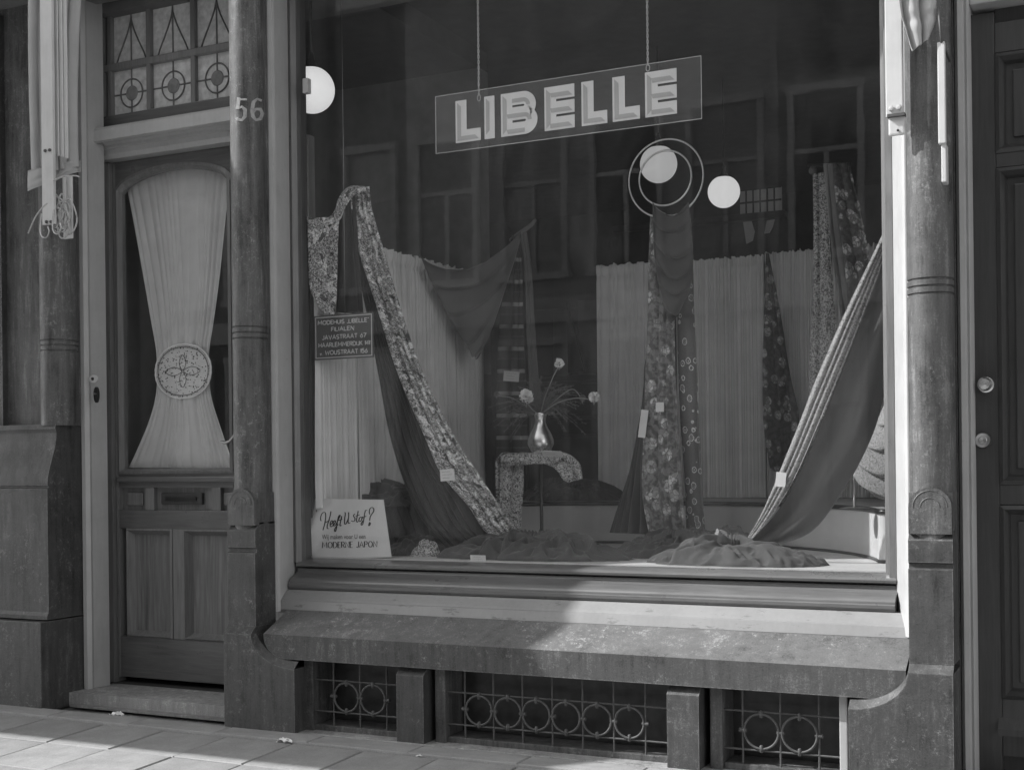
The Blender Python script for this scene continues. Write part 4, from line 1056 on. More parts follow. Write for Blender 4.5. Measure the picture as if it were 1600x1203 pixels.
drape('dark_flower_fabric', D([(1197, 396), (1194, 480), (1192, 580), (1193, 660), (1204, 735)], 1.5, 1.45), D([(1201, 396), (1218, 480), (1234, 580), (1250, 665), (1240, 742)], 1.5, 1.45), FLC, 2.6, .02,
      'tall narrow triangle of dark flowered fabric hanging against the back curtain', seed=34, wide=2.4)

# h: big sweep at the right
drape('tweed_print_fabric', D([(1379, 366), (1348, 430), (1312, 505), (1276, 590), (1246, 668), (1218, 738), (1192, 796), (1168, 842)], .10, .30),
      D([(1392, 372), (1368, 440), (1338, 520), (1304, 605), (1272, 682), (1240, 752), (1206, 806), (1172, 846)], .12, .28), SPK2, 3.2, .014,
      'light tweed print border sweeping down from the right window edge', seed=41, wide=1.6)
drape('grey_fabric', D([(1391, 368), (1370, 436), (1340, 516), (1306, 601), (1276, 678), (1244, 748), (1212, 802), (1168, 850)], .13, .29),
      D([(1402, 420), (1396, 500), (1386, 585), (1372, 655), (1344, 722), (1306, 785), (1262, 835), (1190, 858)], .20, .32), LGRC, 1.0, .022,
      'broad plain grey fabric sweeping down from the right window edge', seed=42, sharp=1.4)
# i: tweed swag at far right with its stand
ws = thing('low_stand', 'low thin metal stand under the tweed swag at the far right', 'display stand', (X(1334, .42), .42, ZST))
MB().tube([(X(1334, .42), .42, ZST), (X(1334, .42), .42, at(1334, 700, .42).z)], .004, 8).make('pole', STEELM, ws, True)
MB().lathe([(.0001, .006), (.03, .005), (.055, 0)], (X(1334, .42), .42, ZST), 24).make('foot', STEELM, ws, True)
swag('tweed_swag', [(1388, 615, .50), (1372, 655, .44), (1352, 690, .40), (1338, 716, .38), (1334, 742, .38)], [(1420, 600, .44), (1420, 650, .42), (1420, 700, .40), (1418, 750, .38), (1408, 778, .38)], SPK2, (.02, .035), 4, .03,
     'speckled tweed swag bunched low at the far right window edge', seed=5)

# j: crumpled cloths
import numpy as np
def pile(name, pxl, pxr, d, ry, H, m, label, z0=None, seed=0, fr=7.5, rot=0):
    "crumpled cloth: many long rounded folds lying over one another, sharp valleys between them"
    z0 = ZF + .001 if z0 is None else z0; rg = np.random.RandomState(seed + 40)
    c = V(((X(pxl, d) + X(pxr, d)) / 2, d, z0)); rx = (X(pxr, d) - X(pxl, d)) / 2
    N, K = 380, 90; A = np.linspace(0, 2 * pi, N, endpoint=False); R = np.linspace(0, 1, K + 1) ** .8
    e = np.array([1 + .16 * noise.noise(V((cos(a) * 1.8, sin(a) * 1.8, seed))) + .12 * noise.noise(V((cos(a) * 6, sin(a) * 6, seed + 3))) for a in A])
    x = (R[:, None] * e[None, :] * np.cos(A)[None, :] * rx).ravel(); y = (R[:, None] * e[None, :] * np.sin(A)[None, :] * ry).ravel(); rr = np.repeat(R, N)
    h = np.zeros_like(x) + .006
    nr = int(60 + 95 * rx * ry / .08)
    for k in range(nr):
        ang = rg.normal(0, .75) + (pi if rg.rand() < .5 else 0); L = rg.uniform(.35, 1.0) * min(rx, .28); w = rg.uniform(.006, .019)
        q = rg.rand() ** .5; t0 = rg.rand() * 2 * pi; cx, cyy = rx * q * .9 * cos(t0), ry * q * .8 * sin(t0)
        bend = rg.uniform(-.6, .6) * L; tt = np.linspace(-1, 1, 26)
        ux = np.cos(ang); uy = np.sin(ang)
        bx_ = cx + ux * L * tt * .6 - uy * bend * (tt ** 2 - .3) + .010 * np.sin(tt * 5 + k); by_ = cyy + (uy * L * tt * .6 + ux * bend * (tt ** 2 - .3)) * .7
        hb = H * rg.uniform(.3, 1.0) * (1 - .55 * q ** 2) * (.75 + .25 * np.cos(tt * pi * .5 + rg.uniform(-1, 1)))
        D2 = np.full(x.shape, 9.0); HB = np.zeros_like(x)
        for a_, b_, hh in zip(bx_, by_, hb):
            dd = (x - a_) ** 2 + (y - b_) ** 2; mk = dd < D2; D2[mk] = dd[mk]; HB[mk] = hh
        dn = np.sqrt(D2) / w; pr = np.where(dn < 1, np.sqrt(np.clip(1 - dn ** 2, 0, 1)), 0)
        skirt = np.exp(-np.clip(dn - .8, 0, None) * 1.1) * .5
        h = np.maximum(h, HB * np.maximum(pr * .45 + .55 * (dn < 1), skirt))
    hg = h.reshape(K + 1, N)
    for _ in range(3): hg = (hg * 2 + np.roll(hg, 1, 1) + np.roll(hg, -1, 1)) / 4; hg[1:-1] = (hg[1:-1] * 2 + hg[2:] + hg[:-2]) / 4
    env = np.sqrt(np.clip(1 - rr ** 3.5, 0, 1)); h = hg.ravel() * env
    vs = []; us = []
    for i in range(len(x)):
        wq = noise.noise(V((x[i] * 9, y[i] * 9, seed))) * .008; zz = h[i] + env[i] * .006 * noise.noise(V((x[i] * 30, y[i] * 30, seed + 2)))
        vs.append(c + V((x[i] + wq, y[i] - wq, max(zz, .0)))); us.append((x[i], y[i] + zz))
    fs = [(j * N + i, j * N + (i + 1) % N, (j + 1) * N + (i + 1) % N, (j + 1) * N + i) for j in range(K) for i in range(N)]
    o = obj(name, vs, fs, m, None, us, True); return setp(o, label, 'fabric')
pile('crumpled_fabric', 684, 985, .22, .15, .13, DRKC, 'crumpled dark fabric lying along the glass between the two price cards', seed=1)
pile('crumpled_fabric', 960, 1165, .52, .22, .12, DRKC, 'crumpled dark fabric bunched at the foot of the hoop stand', seed=2)
pile('crumpled_fabric', 1010, 1285, .17, .12, .115, m_cloth('soft_grey_cloth', .078, .9, .2), 'crumpled light grey fabric lying at the glass below the right sweep', seed=3)
pile('crumpled_fabric', 1085, 1160, .33, .08, .12, SPK2, 'small crumpled speckled fabric tucked behind the light grey heap', seed=4)
pile('crumpled_fabric', 1090, 1180, .78, .12, .14, GRYC, 'small rounded dark heap right of the ring print fabric', seed=6)
pile('crumpled_fabric', 605, 700, .30, .13, .10, BLKC, 'crumpled black fabric on the floor right of the show card', seed=8)
pile('crumpled_fabric', 640, 685, .20, .045, .07, SPK3, 'little heap of blossom print fabric right of the show card', seed=9, fr=14)
pile('crumpled_fabric', 815, 980, 1.32, .16, .12, BLKC, 'crumpled black fabric lying on the stage behind the little table', ZST, seed=10)
pile('crumpled_fabric', 512, 690, .55, .20, .13, BLKC, 'crumpled black fabric on the stage behind the show card', ZST, seed=12)
drape('black_fabric', D([(566, 775), (575, 800), (590, 840), (604, 868)], .40, .30), D([(700, 778), (712, 810), (720, 840), (730, 862)], .5, .36), BLKC, 6, .03,
      'black fabric spilling from the stage behind the show card to the floor', seed=14)

# k: price cards
m_grey_ink = m_plain('grey_ink', .40, .8)
def pcard(px, py, w_, h_, d, label, tilt=0, lean=0, lines=3):
    c = at(px, py, d); s = 4.9 / 2000 * (4.3 + d) / 4.7
    W, H = w_ * s / cos(TH) * 1.0, h_ * s
    t = thing('price_card', label, 'price card', c, 'white price cards in the window')
    R_ = Matrix.Rotation(radians(lean), 3, 'X') @ Matrix.Rotation(radians(tilt), 3, 'Y')
    def q(x, y, z): return c + R_ @ V((x, y, z))
    mb = MB(); mb.add([q(x, y, z) for y in (-.0006, .0006) for x, z in ((-W / 2, -H / 2), (W / 2, -H / 2), (W / 2, H / 2), (-W / 2, H / 2))],
           [(0, 1, 2, 3), (7, 6, 5, 4), (0, 4, 5, 1), (1, 5, 6, 2), (2, 6, 7, 3), (3, 7, 4, 0)])
    mb.make('card', PAPER, t)
    if w_ > 20:
        mb = MB(); random.seed(int(px))
        for k in range(lines):
            zz = H * (.28 - .26 * k); n_ = 22; x0_ = -W * .36; x1_ = W * random.uniform(.1, .38)
            ribbon(mb, [(x0_ + (x1_ - x0_) * i / n_, zz + H * .06 * sin(i * 2.4 + k * 2) * random.uniform(.5, 1.3)) for i in range(n_ + 1)], .0011, lambda a, b: q(a, -.0012, b))
        mb.make('faint_handwriting', m_grey_ink, t)
    return t
pcard(699, 742, 25, 20, .24, 'white price card pinned where the black fabric meets the flowered sweep', -4)
pcard(747, 873, 26, 13, .045, 'low white price card propped at the glass in front of the crumpled dark fabric', 0, 8)
pcard(799, 588, 26, 17, 1.30, 'white price card pinned on the striped fabric', 6)
pcard(863, 709, 32, 13, .60, 'white price card lying at the foot of the metal vase', 4, 45)
pcard(1005, 662, 11, 44, .68, 'tall narrow pale card on the left edge of the lily print', 8)
pcard(1031, 636, 12, 15, .66, 'tiny pale card pinned high on the lily print', 0)
pcard(1220, 749, 14, 22, .22, 'white price card pinned on the border of the right sweep', 6)

# ------------------------------------------------------------------ signs in the window
# glass name sign
YSG = .07
c00, c11 = at(681, 240, YSG), at(1095, 87, YSG)
sg = thing('glass_sign', 'hanging clear glass sign bearing large pale shaded capital letters', 'sign', ((c00.x + c11.x) / 2, YSG, c00.z))
x0s, x1s = c00.x, c11.x; z0s = (c00.z + at(1097, 186, YSG).z) / 2; z1s = (c11.z + at(679, 152, YSG).z) / 2
MB().box(x0s, x1s, YSG, YSG + .004, z0s, z1s).make('glass_panel', SIGNG, sg)
mb = MB()
for a, b_ in (((x0s, z0s), (x1s, z0s)), ((x1s, z0s), (x1s, z1s)), ((x1s, z1s), (x0s, z1s)), ((x0s, z1s), (x0s, z0s))):
    mb.tube([(a[0], YSG + .002, a[1]), (b_[0], YSG + .002, b_[1])], .0016, 5)
mb.make('ground_edge', GEDGE, sg)
lz0 = (at(713.7, 226, YSG).z + at(1009.5, 182.5, YSG).z) / 2; lz1 = (at(712.4, 159.5, YSG).z + at(1057, 106, YSG).z) / 2; LH = lz1 - lz0
LT = [('L', 712, 751), ('I', 757, 773), ('B', 783, 840), ('E', 851, 898), ('L', 909, 949), ('L', 957.5, 1000), ('E', 1008.5, 1058)]
tw = .048   # stroke width
def rectp(a, b, c, d_): return [(a, b), (c, b), (c, d_), (a, d_)]
for ch, pa, pb in LT:
    xa, xb = X(pa, YSG, 180), X(pb, YSG, 180); W = xb - xa; H = LH
    s = tw; h = .5 * s; e = .16 * s
    bd, fc = [], []
    if ch == 'L':
        bd = [[(0, 0), (W, 0), (W, s), (s, s), (s, H), (0, H)]]
        fc = [[(e, e), (h, h), (h, H - h), (e, H - e)], [(e, e), (W - e, e), (W - h, h), (h, h)]]
    elif ch == 'I':
        bd = [[(0, 0), (W, 0), (W, H), (0, H)]]; h2 = W * .5
        fc = [[(e, e + .01), (h2, h2 + .01), (h2, H - h2), (e, H - e)]]
    elif ch == 'E':
        m0, m1 = H / 2 - s / 2, H / 2 + s / 2
        bd = [[(0, 0), (s, 0), (s, H), (0, H)]] + [[(s, a), (W, a), (W, a + s), (s, a + s)] for a in (0, m0, H - s)]
        fc = [[(e, e), (h, h), (h, H - h), (e, H - e)]] + [[(h if a == 0 else s * .6, a + e), (W - e, a + e), (W - h, a + h), (h, a + h)] for a in (0, m0, H - s)]
    else:
        r_o = (H + .0) / 4 + .006; n_ = 14
        def Dd(z0_, z1_, x1_):
            ro = (z1_ - z0_) / 2; zc_ = (z0_ + z1_) / 2; xc_ = x1_ - ro
            oo = [(xc_ + ro * cos(t), zc_ + ro * sin(t)) for t in [-pi / 2 + pi * k / n_ for k in range(n_ + 1)]]
            ri = ro - s; xi = xc_
            ii = [(xi + ri * cos(t), zc_ + ri * sin(t)) for t in [-pi / 2 + pi * k / n_ for k in range(n_ + 1)]]
            rm = ro - s * .5; mm = [(xi + rm * cos(t), zc_ + rm * sin(t)) for t in [-pi / 2 + pi * k / n_ for k in range(n_ + 1)]]
            rm2 = ro - s * .82; m2 = [(xi + rm2 * cos(t), zc_ + rm2 * sin(t)) for t in [-pi / 2 + pi * k / n_ for k in range(n_ + 1)]]
            q = []; f_ = []
            Oo = [(s, z0_)] + oo + [(s, z1_)]; Ii = [(s, z0_ + s)] + ii + [(s, z1_ - s)]
            for k in range(len(Oo) - 1): q.append([Oo[k], Oo[k + 1], Ii[k + 1], Ii[k]])
            M1 = [(s, z0_ + s * .5)] + mm + [(s, z1_ - s * .5)]; M2 = [(s, z0_ + s * .5 - .0)] + m2 + [(s, z1_ - s * .82)]
            for k in range(len(M1) // 2, len(M1) - 1): f_.append([M1[k], M1[k + 1], M2[k + 1], M2[k]])
            f_.append([(s * .6, z0_ + e), (oo[0][0], z0_ + e), (oo[0][0], z0_ + h), (h, z0_ + h)])
            return q, f_
        q1, f1 = Dd(0, H * .5 + s * .5, W); q2, f2 = Dd(H * .5 - s * .5 + .001, H, W - .006)
        bd = [[(0, 0), (s, 0), (s, H), (0, H)]] + q1 + q2; fc = [[(e, e), (h, h), (h, H - h), (e, H - e)]] + f1 + f2
    lt = thing('letter', None, None, (xa, YSG, lz0)); lt.parent = sg; lt.location = V((xa, YSG, lz0)) - WL[sg.name]
    mb = MB()
    for i_, p in enumerate(bd): mb.prism([(xa + u, lz0 + v_) for u, v_ in p], YSG - .0014 - (.00008 * (i_ % 9)), YSG - .0004, 'y')
    mb.make('letter_face', LETL, lt)
    mb = MB()
    for i_, p in enumerate(fc): mb.prism([(xa + u, lz0 + v_) for u, v_ in p], YSG - .0027 - .00005 * (i_ % 9), YSG - .0022, 'y')
    mb.make('letter_bevel', LETD, lt)
for px_, py_ in ((748, 150), (1012, 103)):
    p0 = at(px_, py_, YSG); pts = []; q2_ = []
    for k in range(90):
        z = p0.z + k * .006; pts.append((p0.x + .0028 * cos(k * .9), YSG + .002 + .0028 * sin(k * .9), z)); q2_.append((p0.x - .0028 * cos(k * .9), YSG + .002 - .0028 * sin(k * .9), z))
    mb = MB(); mb.tube(pts, .0019, 5); mb.tube(q2_, .0019, 5); mb.tube([(p0.x + .007 * cos(t), YSG + .002, p0.z - .008 + .012 * sin(t)) for t in [2 * pi * k / 12 for k in range(12)]], .0018, 5, True)
    mb.make('hanging_chain', m_plain('chain_metal', .5, .4), sg)
# branch sign
YB = .05
a0, a1 = at(491.5, 562, YB), at(583, 488, YB)
bx0, bx1 = a0.x, a1.x; bz0 = (at(492, 563, YB).z + at(584, 558, YB).z) / 2; bz1 = (at(490, 494, YB).z + at(583, 488, YB).z) / 2
br = thing('branch_sign', 'small grey board with pale border listing branch addresses', 'sign', ((bx0 + bx1) / 2, YB, bz0))
MB().box(bx0, bx1, YB, YB + .006, bz0, bz1, .001).make('board', SIGNB, br)
mb = MB(); i1, i2 = .006, .0095
for (ua, ub, wa, wb) in ((i1, -i1, i1, i2), (i1, -i1, -i2, -i1)):
    mb.box(bx0 + ua, bx1 + ub, YB - .0012, YB - .0002, (bz0 if wa > 0 else bz1) + wa, (bz0 if wa > 0 else bz1) + wb)
mb.box(bx0 + i1, bx0 + i2, YB - .0012, YB - .0002, bz0 + i2, bz1 - i2); mb.box(bx1 - i2, bx1 - i1, YB - .0012, YB - .0002, bz0 + i2, bz1 - i2)
mb.make('border', SIGNL, br)
HB = bz1 - bz0; WB = bx1 - bx0
for tx_, u0, u1, v0, hh in (('MODEHUIS ,LIBELLE"', .07, .93, .795, .085), ('FILIALEN', .30, .68, .635, .085), ('JAVASTRAAT 67', .14, .88, .455, .09), ('HAARLEMMERDIJK 141', .08, .94, .285, .09), ('v. WOUSTRAAT 156', .10, .90, .11, .09)):
    write(tx_, bx0 + WB * u0, bx0 + WB * u1, bz0 + HB * v0, HB * hh, YB - .0014, .0036, SIGNL, 'lettering', br)
MB().tube([(X(540, YB), YB + .008, bz1), (X(540, YB), YB + .008, 2.95)], .0008, 5).make('hanging_wire', STEELM, br, True)
# show card
def cd3(px, py, off=0): return at(px, py, .045 + .06 * (873 - py) / 95 - off)
cdq = [(488, 873.5), (611.5, 870), (599, 780.5), (484, 779)]
card = thing('show_card', 'cream show card with brush script question standing at the left of the window floor', 'sign', cd3(548, 872))
fr = [cd3(x, y) for x, y in cdq]; bk = [p + V((0, .003, 0)) for p in fr]
MB().add(fr + bk, [(0, 1, 2, 3), (7, 6, 5, 4), (0, 4, 5, 1), (1, 5, 6, 2), (2, 6, 7, 3), (3, 7, 4, 0)]).make('card', CARD, card)
S = 10.667
scr = [  # traced brush strokes
 [(245, 460), (225, 455), (225, 400), (250, 340), (290, 322), (305, 350), (305, 430), (290, 520), (262, 620)], [(395, 305), (385, 370), (360, 460), (335, 540), (335, 590), (360, 590)], [(285, 500), (330, 480), (375, 450)],
 [(375, 535), (400, 520), (425, 480), (415, 460), (392, 480), (382, 530), (395, 562), (425, 545)], [(425, 545), (450, 520), (470, 480), (462, 458), (440, 478), (432, 520), (445, 550), (478, 530)],
 [(478, 530), (520, 440), (548, 380), (540, 370), (520, 400), (500, 500), (490, 580), (470, 640), (455, 620), (475, 570), (520, 520)], [(575, 385), (560, 460), (545, 530), (555, 548), (570, 535)], [(520, 460), (585, 435)],
 [(625, 320), (635, 345), (625, 430), (622, 505), (640, 520), (668, 470), (690, 400), (690, 320)], [(690, 400), (682, 470), (690, 505), (715, 495)],
 [(800, 350), (785, 355), (772, 385), (795, 420), (790, 460), (760, 475), (738, 460)], [(850, 300), (835, 380), (822, 450), (830, 485), (852, 470)], [(805, 385), (875, 365)],
 [(890, 400), (870, 420), (862, 460), (880, 475), (905, 450), (910, 410), (890, 400)], [(905, 415), (930, 395)], [(1000, 290), (975, 290), (958, 340), (945, 430), (925, 520), (905, 535), (900, 510), (930, 460)], [(915, 420), (985, 385)],
 [(1045, 355), (1035, 320), (1045, 265), (1080, 240), (1108, 265), (1105, 310), (1070, 360), (1050, 400), (1040, 460)], [(1050, 485), (1035, 500), (1025, 545), (1045, 530), (1055, 495)]]
mb = MB()
def sm2(p, n=5):
    q = smooth_pts([V((a, b, 0)) for a, b in p], n * (len(p) - 1)); return [(v.x, v.y) for v in q]
for st in scr: ribbon(mb, sm2([(480 + a / S, 770 + b / S) for a, b in st]), 1.45, lambda a, b: cd3(a, b, .0012), pen=lambda t: .6 + .6 * abs(sin(t)))
mb.make('script_lettering', INK, card)
def textmesh(body, px0_, px1_, py_base, capx, m, name, shear=0, slant=0):
    cu = bpy.data.curves.new('text', 'FONT'); cu.body = body; cu.size = 1; cu.shear = shear; cu.resolution_u = 3
    to = bpy.data.objects.new('text', cu); C.objects.link(to); dg = bpy.context.evaluated_depsgraph_get()
    me = bpy.data.meshes.new_from_object(to.evaluated_get(dg)); bpy.data.objects.remove(to)
    xs = [v.co.x for v in me.vertices]; wd = max(xs) - min(xs); k = (px1_ - px0_) / wd
    vs = [cd3(px0_ + v.co.x * k, py_base - v.co.y * capx - slant * v.co.x * k, .0012) for v in me.vertices]
    fs = [tuple(p.vertices) for p in me.polygons]; bpy.data.meshes.remove(me)
    return obj(name, vs, fs, m, card)
textmesh('Wij maken voor U een', 503, 571, 842.2, 10.5, INKT, 'thin_lettering', slant=.012)
def wcard(text, px0_, px1_, pyb, hpx, lw):
    tw_ = sum(AL[c][0] + .22 for c in text) - .22; s = (px1_ - px0_) / tw_; mb = MB(); cx = 0
    for c in text:
        wd, st = AL[c]
        for pl in st: ribbon(mb, [(px0_ + (cx + a) * s, pyb - b * hpx - .02 * (cx + a) * s) for a, b in pl], lw, lambda a, b: cd3(a, b, .0012), pen=lambda t: .6 + .7 * abs(sin(t)))
        cx += wd + .22
    mb.make('bold_lettering', INK, card)
wcard('MODERNE JAPON', 503.5, 589, 856, 9.0, 1.05)

# ------------------------------------------------------------------ lamps
def globe(px, py, rp, d, m, label, cap=True, truncated=True):
    c = at(px, py, d); r = rp / F * ((c - CAM).dot(fw)); t = thing('globe_lamp', label, 'lamp', c, 'opal globe lamps in the shop')
    mb = MB(); mb.lathe([(max(r * sin(a), .0001), -r * cos(a)) for a in [pi * .86 * k / 22 for k in range(23)]], c, 36); mb.make('globe', m, t, True)
    zt = c.z + r * .9
    MB().lathe([(.0001, r * 1.62), (.010, r * 1.6), (.014, r * 1.3), (r * .30, r * 1.02), (r * .48, r * .88), (r * .44, r * .85)], c, 24).make('cap', BLACK, t, True)
    MB().tube([(c.x, c.y, c.z + r * 1.55), (c.x, c.y, 3.3)], .006, 8).make('rod', BLACK, t, True)
    return t
globe(487, 141, 36, .30, GLOBE, 'white opal globe lamp half hidden by the left window frame')
globe(1029, 257, 29, 2.6, GLOBE2, 'white opal globe lamp seen through the metal hoops')
globe(1131, 300, 25, 3.4, GLOBE, 'smallest white opal globe lamp right of the metal hoops')

# leaded light in the back of the shop
YL = 6.6
lx0, lx1 = X(1160, YL), X(1226, YL); lzb, lzt = at(1190, 333, YL).z, at(1190, 279, YL).z
lw_ = thing('leaded_window', 'small leaded window with scalloped pale panes glowing dimly at the shop back', 'window', ((lx0 + lx1) / 2, YL, lzb))
nP = 6; LG = m_emit('dim_leaded_glass', .3, .010)
for k in range(nP):
    xa = lx0 + (lx1 - lx0) * k / nP; xb = lx0 + (lx1 - lx0) * (k + 1) / nP; xc = (xa + xb) / 2; rr = (xb - xa) / 2
    pts = [(xc + rr * cos(t), lzt + rr * .5 * sin(t)) for t in [pi * q / 8 for q in range(9)]] + [(xc - rr * cos(t), lzb - rr * .5 * sin(t)) for t in [pi * q / 8 for q in range(9)]]
    MB().prism(pts, YL, YL + .01, 'y').make('pane', LG, lw_)
    MB().tube([(xa, YL - .01, lzb - .03), (xa, YL - .01, lzt + .03)], .008, 5).make('lead_bar', BLACK, lw_)
for z in (lzb + (lzt - lzb) * .33, lzb + (lzt - lzb) * .7): MB().tube([(lx0, YL - .01, z), (lx1, YL - .01, z)], .008, 5).make('lead_bar', BLACK, lw_)
for pxs in ([(1161, 347), (1174, 346), (1179, 362), (1176, 376), (1166, 381)], [(1198, 345), (1210, 343), (1207, 355), (1202, 364), (1194, 365)]):
    MB().prism([(at(x, y, YL).x, at(x, y, YL).z) for x, y in pxs], YL, YL + .01, 'y').make('lower_pane', LG, lw_)
rb = thing('picture_rail', 'long dim horizontal rail crossing the back of the shop below the leaded window', 'rail', (X(1150, 6.3), 6.3, at(1150, 343, 6.3).z))
MB().box(X(960, 6.3), X(1230, 6.3), 6.3, 6.4, at(1150, 345, 6.3).z, at(1150, 335, 6.3).z, .01).make('rail_board', m_plain('rail_wood', .10, .5), rb)

# ------------------------------------------------------------------ awning gear
def slab(mb, pts_top, pts_bot, thick): pass
aw = thing('folded_awning', 'folded white awning arms with drooping canvas and looped ropes by the left pillar', 'awning', (X(85, -.5), -.42, at(85, 350, -.5).z))
def vbar(pxa, pxb, pyt, pyb, y, th, name='arm', par=aw, m=AWNW, ch=.003):
    xa, xb = X(pxa, y, pyb), X(pxb, y, pyb); zb = at(pxa, pyb, y).z; zt = 3.0 if pyt is None else at(pxa, pyt, y).z
    return MB().box(xa, xb, y, y + th, zb, zt, ch).make(name, m, par)
vbar(66, 84, None, 352, -.50, .015)
vbar(87, 91.5, None, 244, -.47, .008); vbar(94, 98.5, None, 246, -.465, .008); vbar(101, 105.5, None, 248, -.46, .008)
vbar(99, 113, 277, 374, -.44, .008, 'bracket')
vbar(98, 102, 275, 345, -.46, .008, 'strut')
for px_, py_ in ((71, 236), (78, 235), (73, 347), (80, 347)):
    c = at(px_, py_, -.502); MB().lathe([(.0001, -.006), (.006, -.005), (.007, 0)], c, 8, 'y').make('bolt', IRON, aw, True)
drape('canvas', D([(45, -40), (45, 60), (46, 150), (48, 220), (50, 275)], -.47, -.47), D([(130, -40), (124, 60), (122, 150), (122, 220), (124, 262)], -.36, -.36), CANV, 5, .05, parent=aw, seed=51)
drape('valance', D([(44, 268), (44, 300)], -.48, -.48), D([(126, 250), (126, 268)], -.36, -.36), CANV, 2.2, .03, parent=aw, seed=52)
random.seed(9)
for k in range(9):
    cx, cyy = random.uniform(84, 112), random.uniform(322, 345); rx, ry = random.uniform(4, 16), random.uniform(12, 30)
    pts = [at(cx + rx * cos(t) * (1 + .2 * sin(2 * t + k)), cyy + ry * sin(t), -.47 - .01 * random.random()) for t in [2 * pi * q / 22 for q in range(23)]]
    MB().tube(pts, .0034, 6).make('rope', ROPE, aw, True)
MB().tube(smooth_pts([at(x, y, -.5) for x, y in ((124, 277), (118, 275), (100, 276), (84, 282))], 16), .003, 6).make('rope', ROPE, aw, True)
MB().tube(smooth_pts([at(x, y, -.5) for x, y in ((44, 365), (55, 340), (66, 325), (74, 318))], 16), .003, 6).make('rope', ROPE, aw, True)
for cx, cyy in ((69, 362), (88, 356)):
    MB().tube(smooth_pts([at(x, y, -.53) for x, y in ((cx - 4, cyy - 28), (cx - 6, cyy - 5), (cx - 3, cyy + 8), (cx + 4, cyy + 9), (cx + 8, cyy), (cx + 6, cyy - 8))], 18), .0032, 6).make('hook', STEELM, aw, True)
# right: arm in front of the white jamb
ar = thing('awning_arm', 'flat white awning arm with bolts ending in a bracket on the right jamb', 'awning arm', (X(1400, -.36), -.36, at(1400, 212, -.36).z), 'folded awning arms by the right pillar')
vbar(1384, 1411, None, 184, -.35, .02, 'arm', ar)
vbar(1388, 1414, 180, 213, -.345, .014, 'bracket', ar, AWNW, .006)
MB().box(X(1386, -.355, 180), X(1414, -.355, 180), -.358, -.33, at(1400, 183, -.35).z, at(1400, 178, -.35).z, .001).make('cross_plate', IRON, ar)
for px_, py_ in ((1392, 170), (1404, 168)):
    c = at(px_, py_, -.352); MB().lathe([(.0001, -.008), (.007, -.007), (.009, 0)], c, 6, 'y').make('bolt', AWNW, ar)
c = at(1403, 204, -.347); MB().lathe([(.0001, -.002), (.003, -.002), (.004, 0)], c, 10, 'y').make('pin', BLACK, ar)
ar2 = thing('awning_arm', 'thin edge-on awning arm hanging at the right side of the round column', 'awning arm', (X(1475, -.36), -.36, at(1475, 280, -.36).z), 'folded awning arms by the right pillar')
vbar(1466, 1478, 66, 225, -.37, .02, 'arm', ar2, AWNW); vbar(1471, 1479, 225, 285, -.36, .05, 'bracket', ar2, AWNW)
MB().tube([at(1466, 12, -.37), at(1471, 66, -.37), at(1484, 96, -.3)], .004, 6).make('hinge_rod', IRON, ar2, True)
o = drape('canvas_roll', D([(1398, -40), (1404, 10), (1412, 45), (1424, 82)], -.40, -.38), D([(1466, -40), (1462, 10), (1460, 36), (1450, 62)], -.36, -.35), CANV, 1.7, .035, seed=61)
setp(o, 'bunched end of pale awning canvas hanging above the right round column', 'awning')
# the neighbouring shop's extended awning, out of frame at the left, whose shade falls over the front
na = thing('extended_awning', 'wide canvas awning of the shop next door extended over the pavement', 'awning', (-8.5, -.2, 3.2))
XS, PP, H0, KK = -4.95, 1.904, 5.158, 1.288
cv = MB(); cv.add([(-13, -.02, H0), (XS, -.02, H0), (XS, -PP, H0 - KK * PP), (-13, -PP, H0 - KK * PP)], [(0, 1, 2, 3)]); cv.make('canvas_sheet', CANV, na)
MB().box(-13, XS, -PP - .03, -PP, H0 - KK * PP - .05, H0 - KK * PP + .02, .005).make('front_bar', AWNW, na)
for x in (-12.9, XS + .0): MB().tube([(x, -.02, H0 - .5), (x, -PP, H0 - KK * PP - .02)], .02, 8).make('side_arm', AWNW, na)

# ------------------------------------------------------------------ litter on the pavement
def scrap(px, py, w_, seed, label):
    random.seed(seed); c = onz(px, py, pz(-.6) + .004); mb = MB(); n = 5; vs = []
    for j in range(n + 1):
        for i in range(n + 1): vs.append(c + V(((i / n - .5) * w_ + random.uniform(-.1, .1) * w_, (j / n - .5) * w_ * .5 + random.uniform(-.05, .05) * w_, .002 + random.uniform(0, .35) * w_ * (1 - abs(i / n - .5)))))
    o = obj('paper_scrap', vs, [(j * (n + 1) + i, j * (n + 1) + i + 1, (j + 1) * (n + 1) + i + 1, (j + 1) * (n + 1) + i) for j in range(n) for i in range(n)], PAPER, None)
    return setp(o, label, 'litter', 'litter on the pavement')
scrap(183, 1118, .062, 1, 'crumpled paper scrap on the pavement in front of the doorstep')
scrap(445, 1160, .062, 2, 'crumpled paper scrap on the pavement below the curved stone plinth')
scrap(655, 1182, .022, 3, 'tiny pale scrap on the pavement below the first basement post')

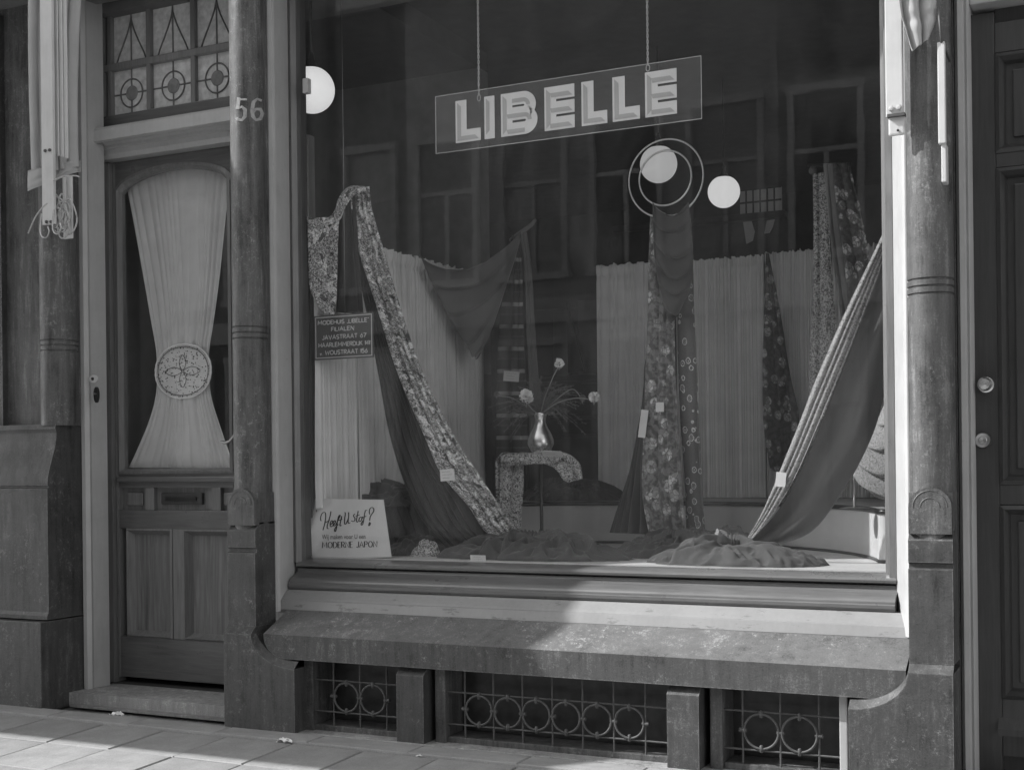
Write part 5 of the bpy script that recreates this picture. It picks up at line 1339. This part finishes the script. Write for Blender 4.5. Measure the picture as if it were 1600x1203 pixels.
# ------------------------------------------------------------------ houses across the street (seen as reflections in the glass)
FTRIM = m_plain('far_trim', .42, .8)
def house(x0, x1, h, m, seed, label, trim=FTRIM):
    random.seed(seed); y = -12.0; t = thing('town_house', label, 'house', ((x0 + x1) / 2, y - 2, -.2), 'houses across the street')
    MB().box(x0, x1, y - 6, y, -.3, h).make('wall', m, t)
    MB().box(x0, x1, y + .001, y + .25, h - .5, h, .02).make('cornice', trim, t)
    MB().box(x0, x1, y + .001, y + .12, 2.9, 3.25, .02).make('string_course', trim, t)
    n = max(2, int((x1 - x0) / 1.2)); wdt = (x1 - x0) / n; protos = []
    for fl in range(4):
        zb = -.0 if fl == 0 else 3.6 + (fl - 1) * 3.1
        for k in range(n):
            xc = x0 + wdt * (k + .5); hw = wdt * .32; hh = 2.6 if fl == 0 else 2.0
            if zb + hh > h - .6: continue
            f = MB(); f.box(-hw - .08, -hw, .002, .10, 0, hh); f.box(hw, hw + .08, .002, .10, 0, hh); f.box(-hw - .12, hw + .12, .003, .14, -.1, 0); f.box(-hw - .1, hw + .1, .003, .11, hh, hh + .1)
            f.box(-hw, hw, .002, .06, hh * .62, hh * .62 + .06); f.box(-.03, .03, .002, .055, 0, hh * .62)
            key = (fl == 0,)
            org = V((xc, y, zb)); fr_ = obj('window', [v + org for v in f.v], f.f, trim, t)
            pn = MB().box(xc - hw, xc + hw, y + .004, y + .02, zb, zb + hh); po_ = obj('window_pane', pn.v, pn.f, m_win[random.randrange(3)], None)
            po_.parent = fr_; po_.location = WL[po_.name] - WL[t.name]
m_win = [m_plain('curtained_pane', .6, .3), m_plain('dark_pane', .05, .15), m_plain('grey_pane', .28, .2)]
HB1, HB2, HB3 = m_plain('far_brick', .22, .9, 0, .3, 3), m_plain('far_dark_brick', .15, .9, 0, .3, 3), m_plain('far_plaster', .38, .9, 0, .2, 2)
house(-22, -15.5, 8.6, HB1, 1, 'brick town house across the street at the far left end'); house(-15.5, -9.5, 8.2, HB2, 2, 'dark brick town house across the street with pale window frames')
house(-9.5, -4, 8.9, HB3, 3, 'pale plastered town house across the street'); house(-4, 2.2, 8.4, HB1, 4, 'brick town house directly across the street from the right doorway'); house(2.2, 9, 8.7, HB2, 5, 'dark brick town house across the street at the right end')
far = MB().box(-24, 10, -12.0, -9.4, -.33, -.18).make('far_pavement', PAVE[1], kind='structure')
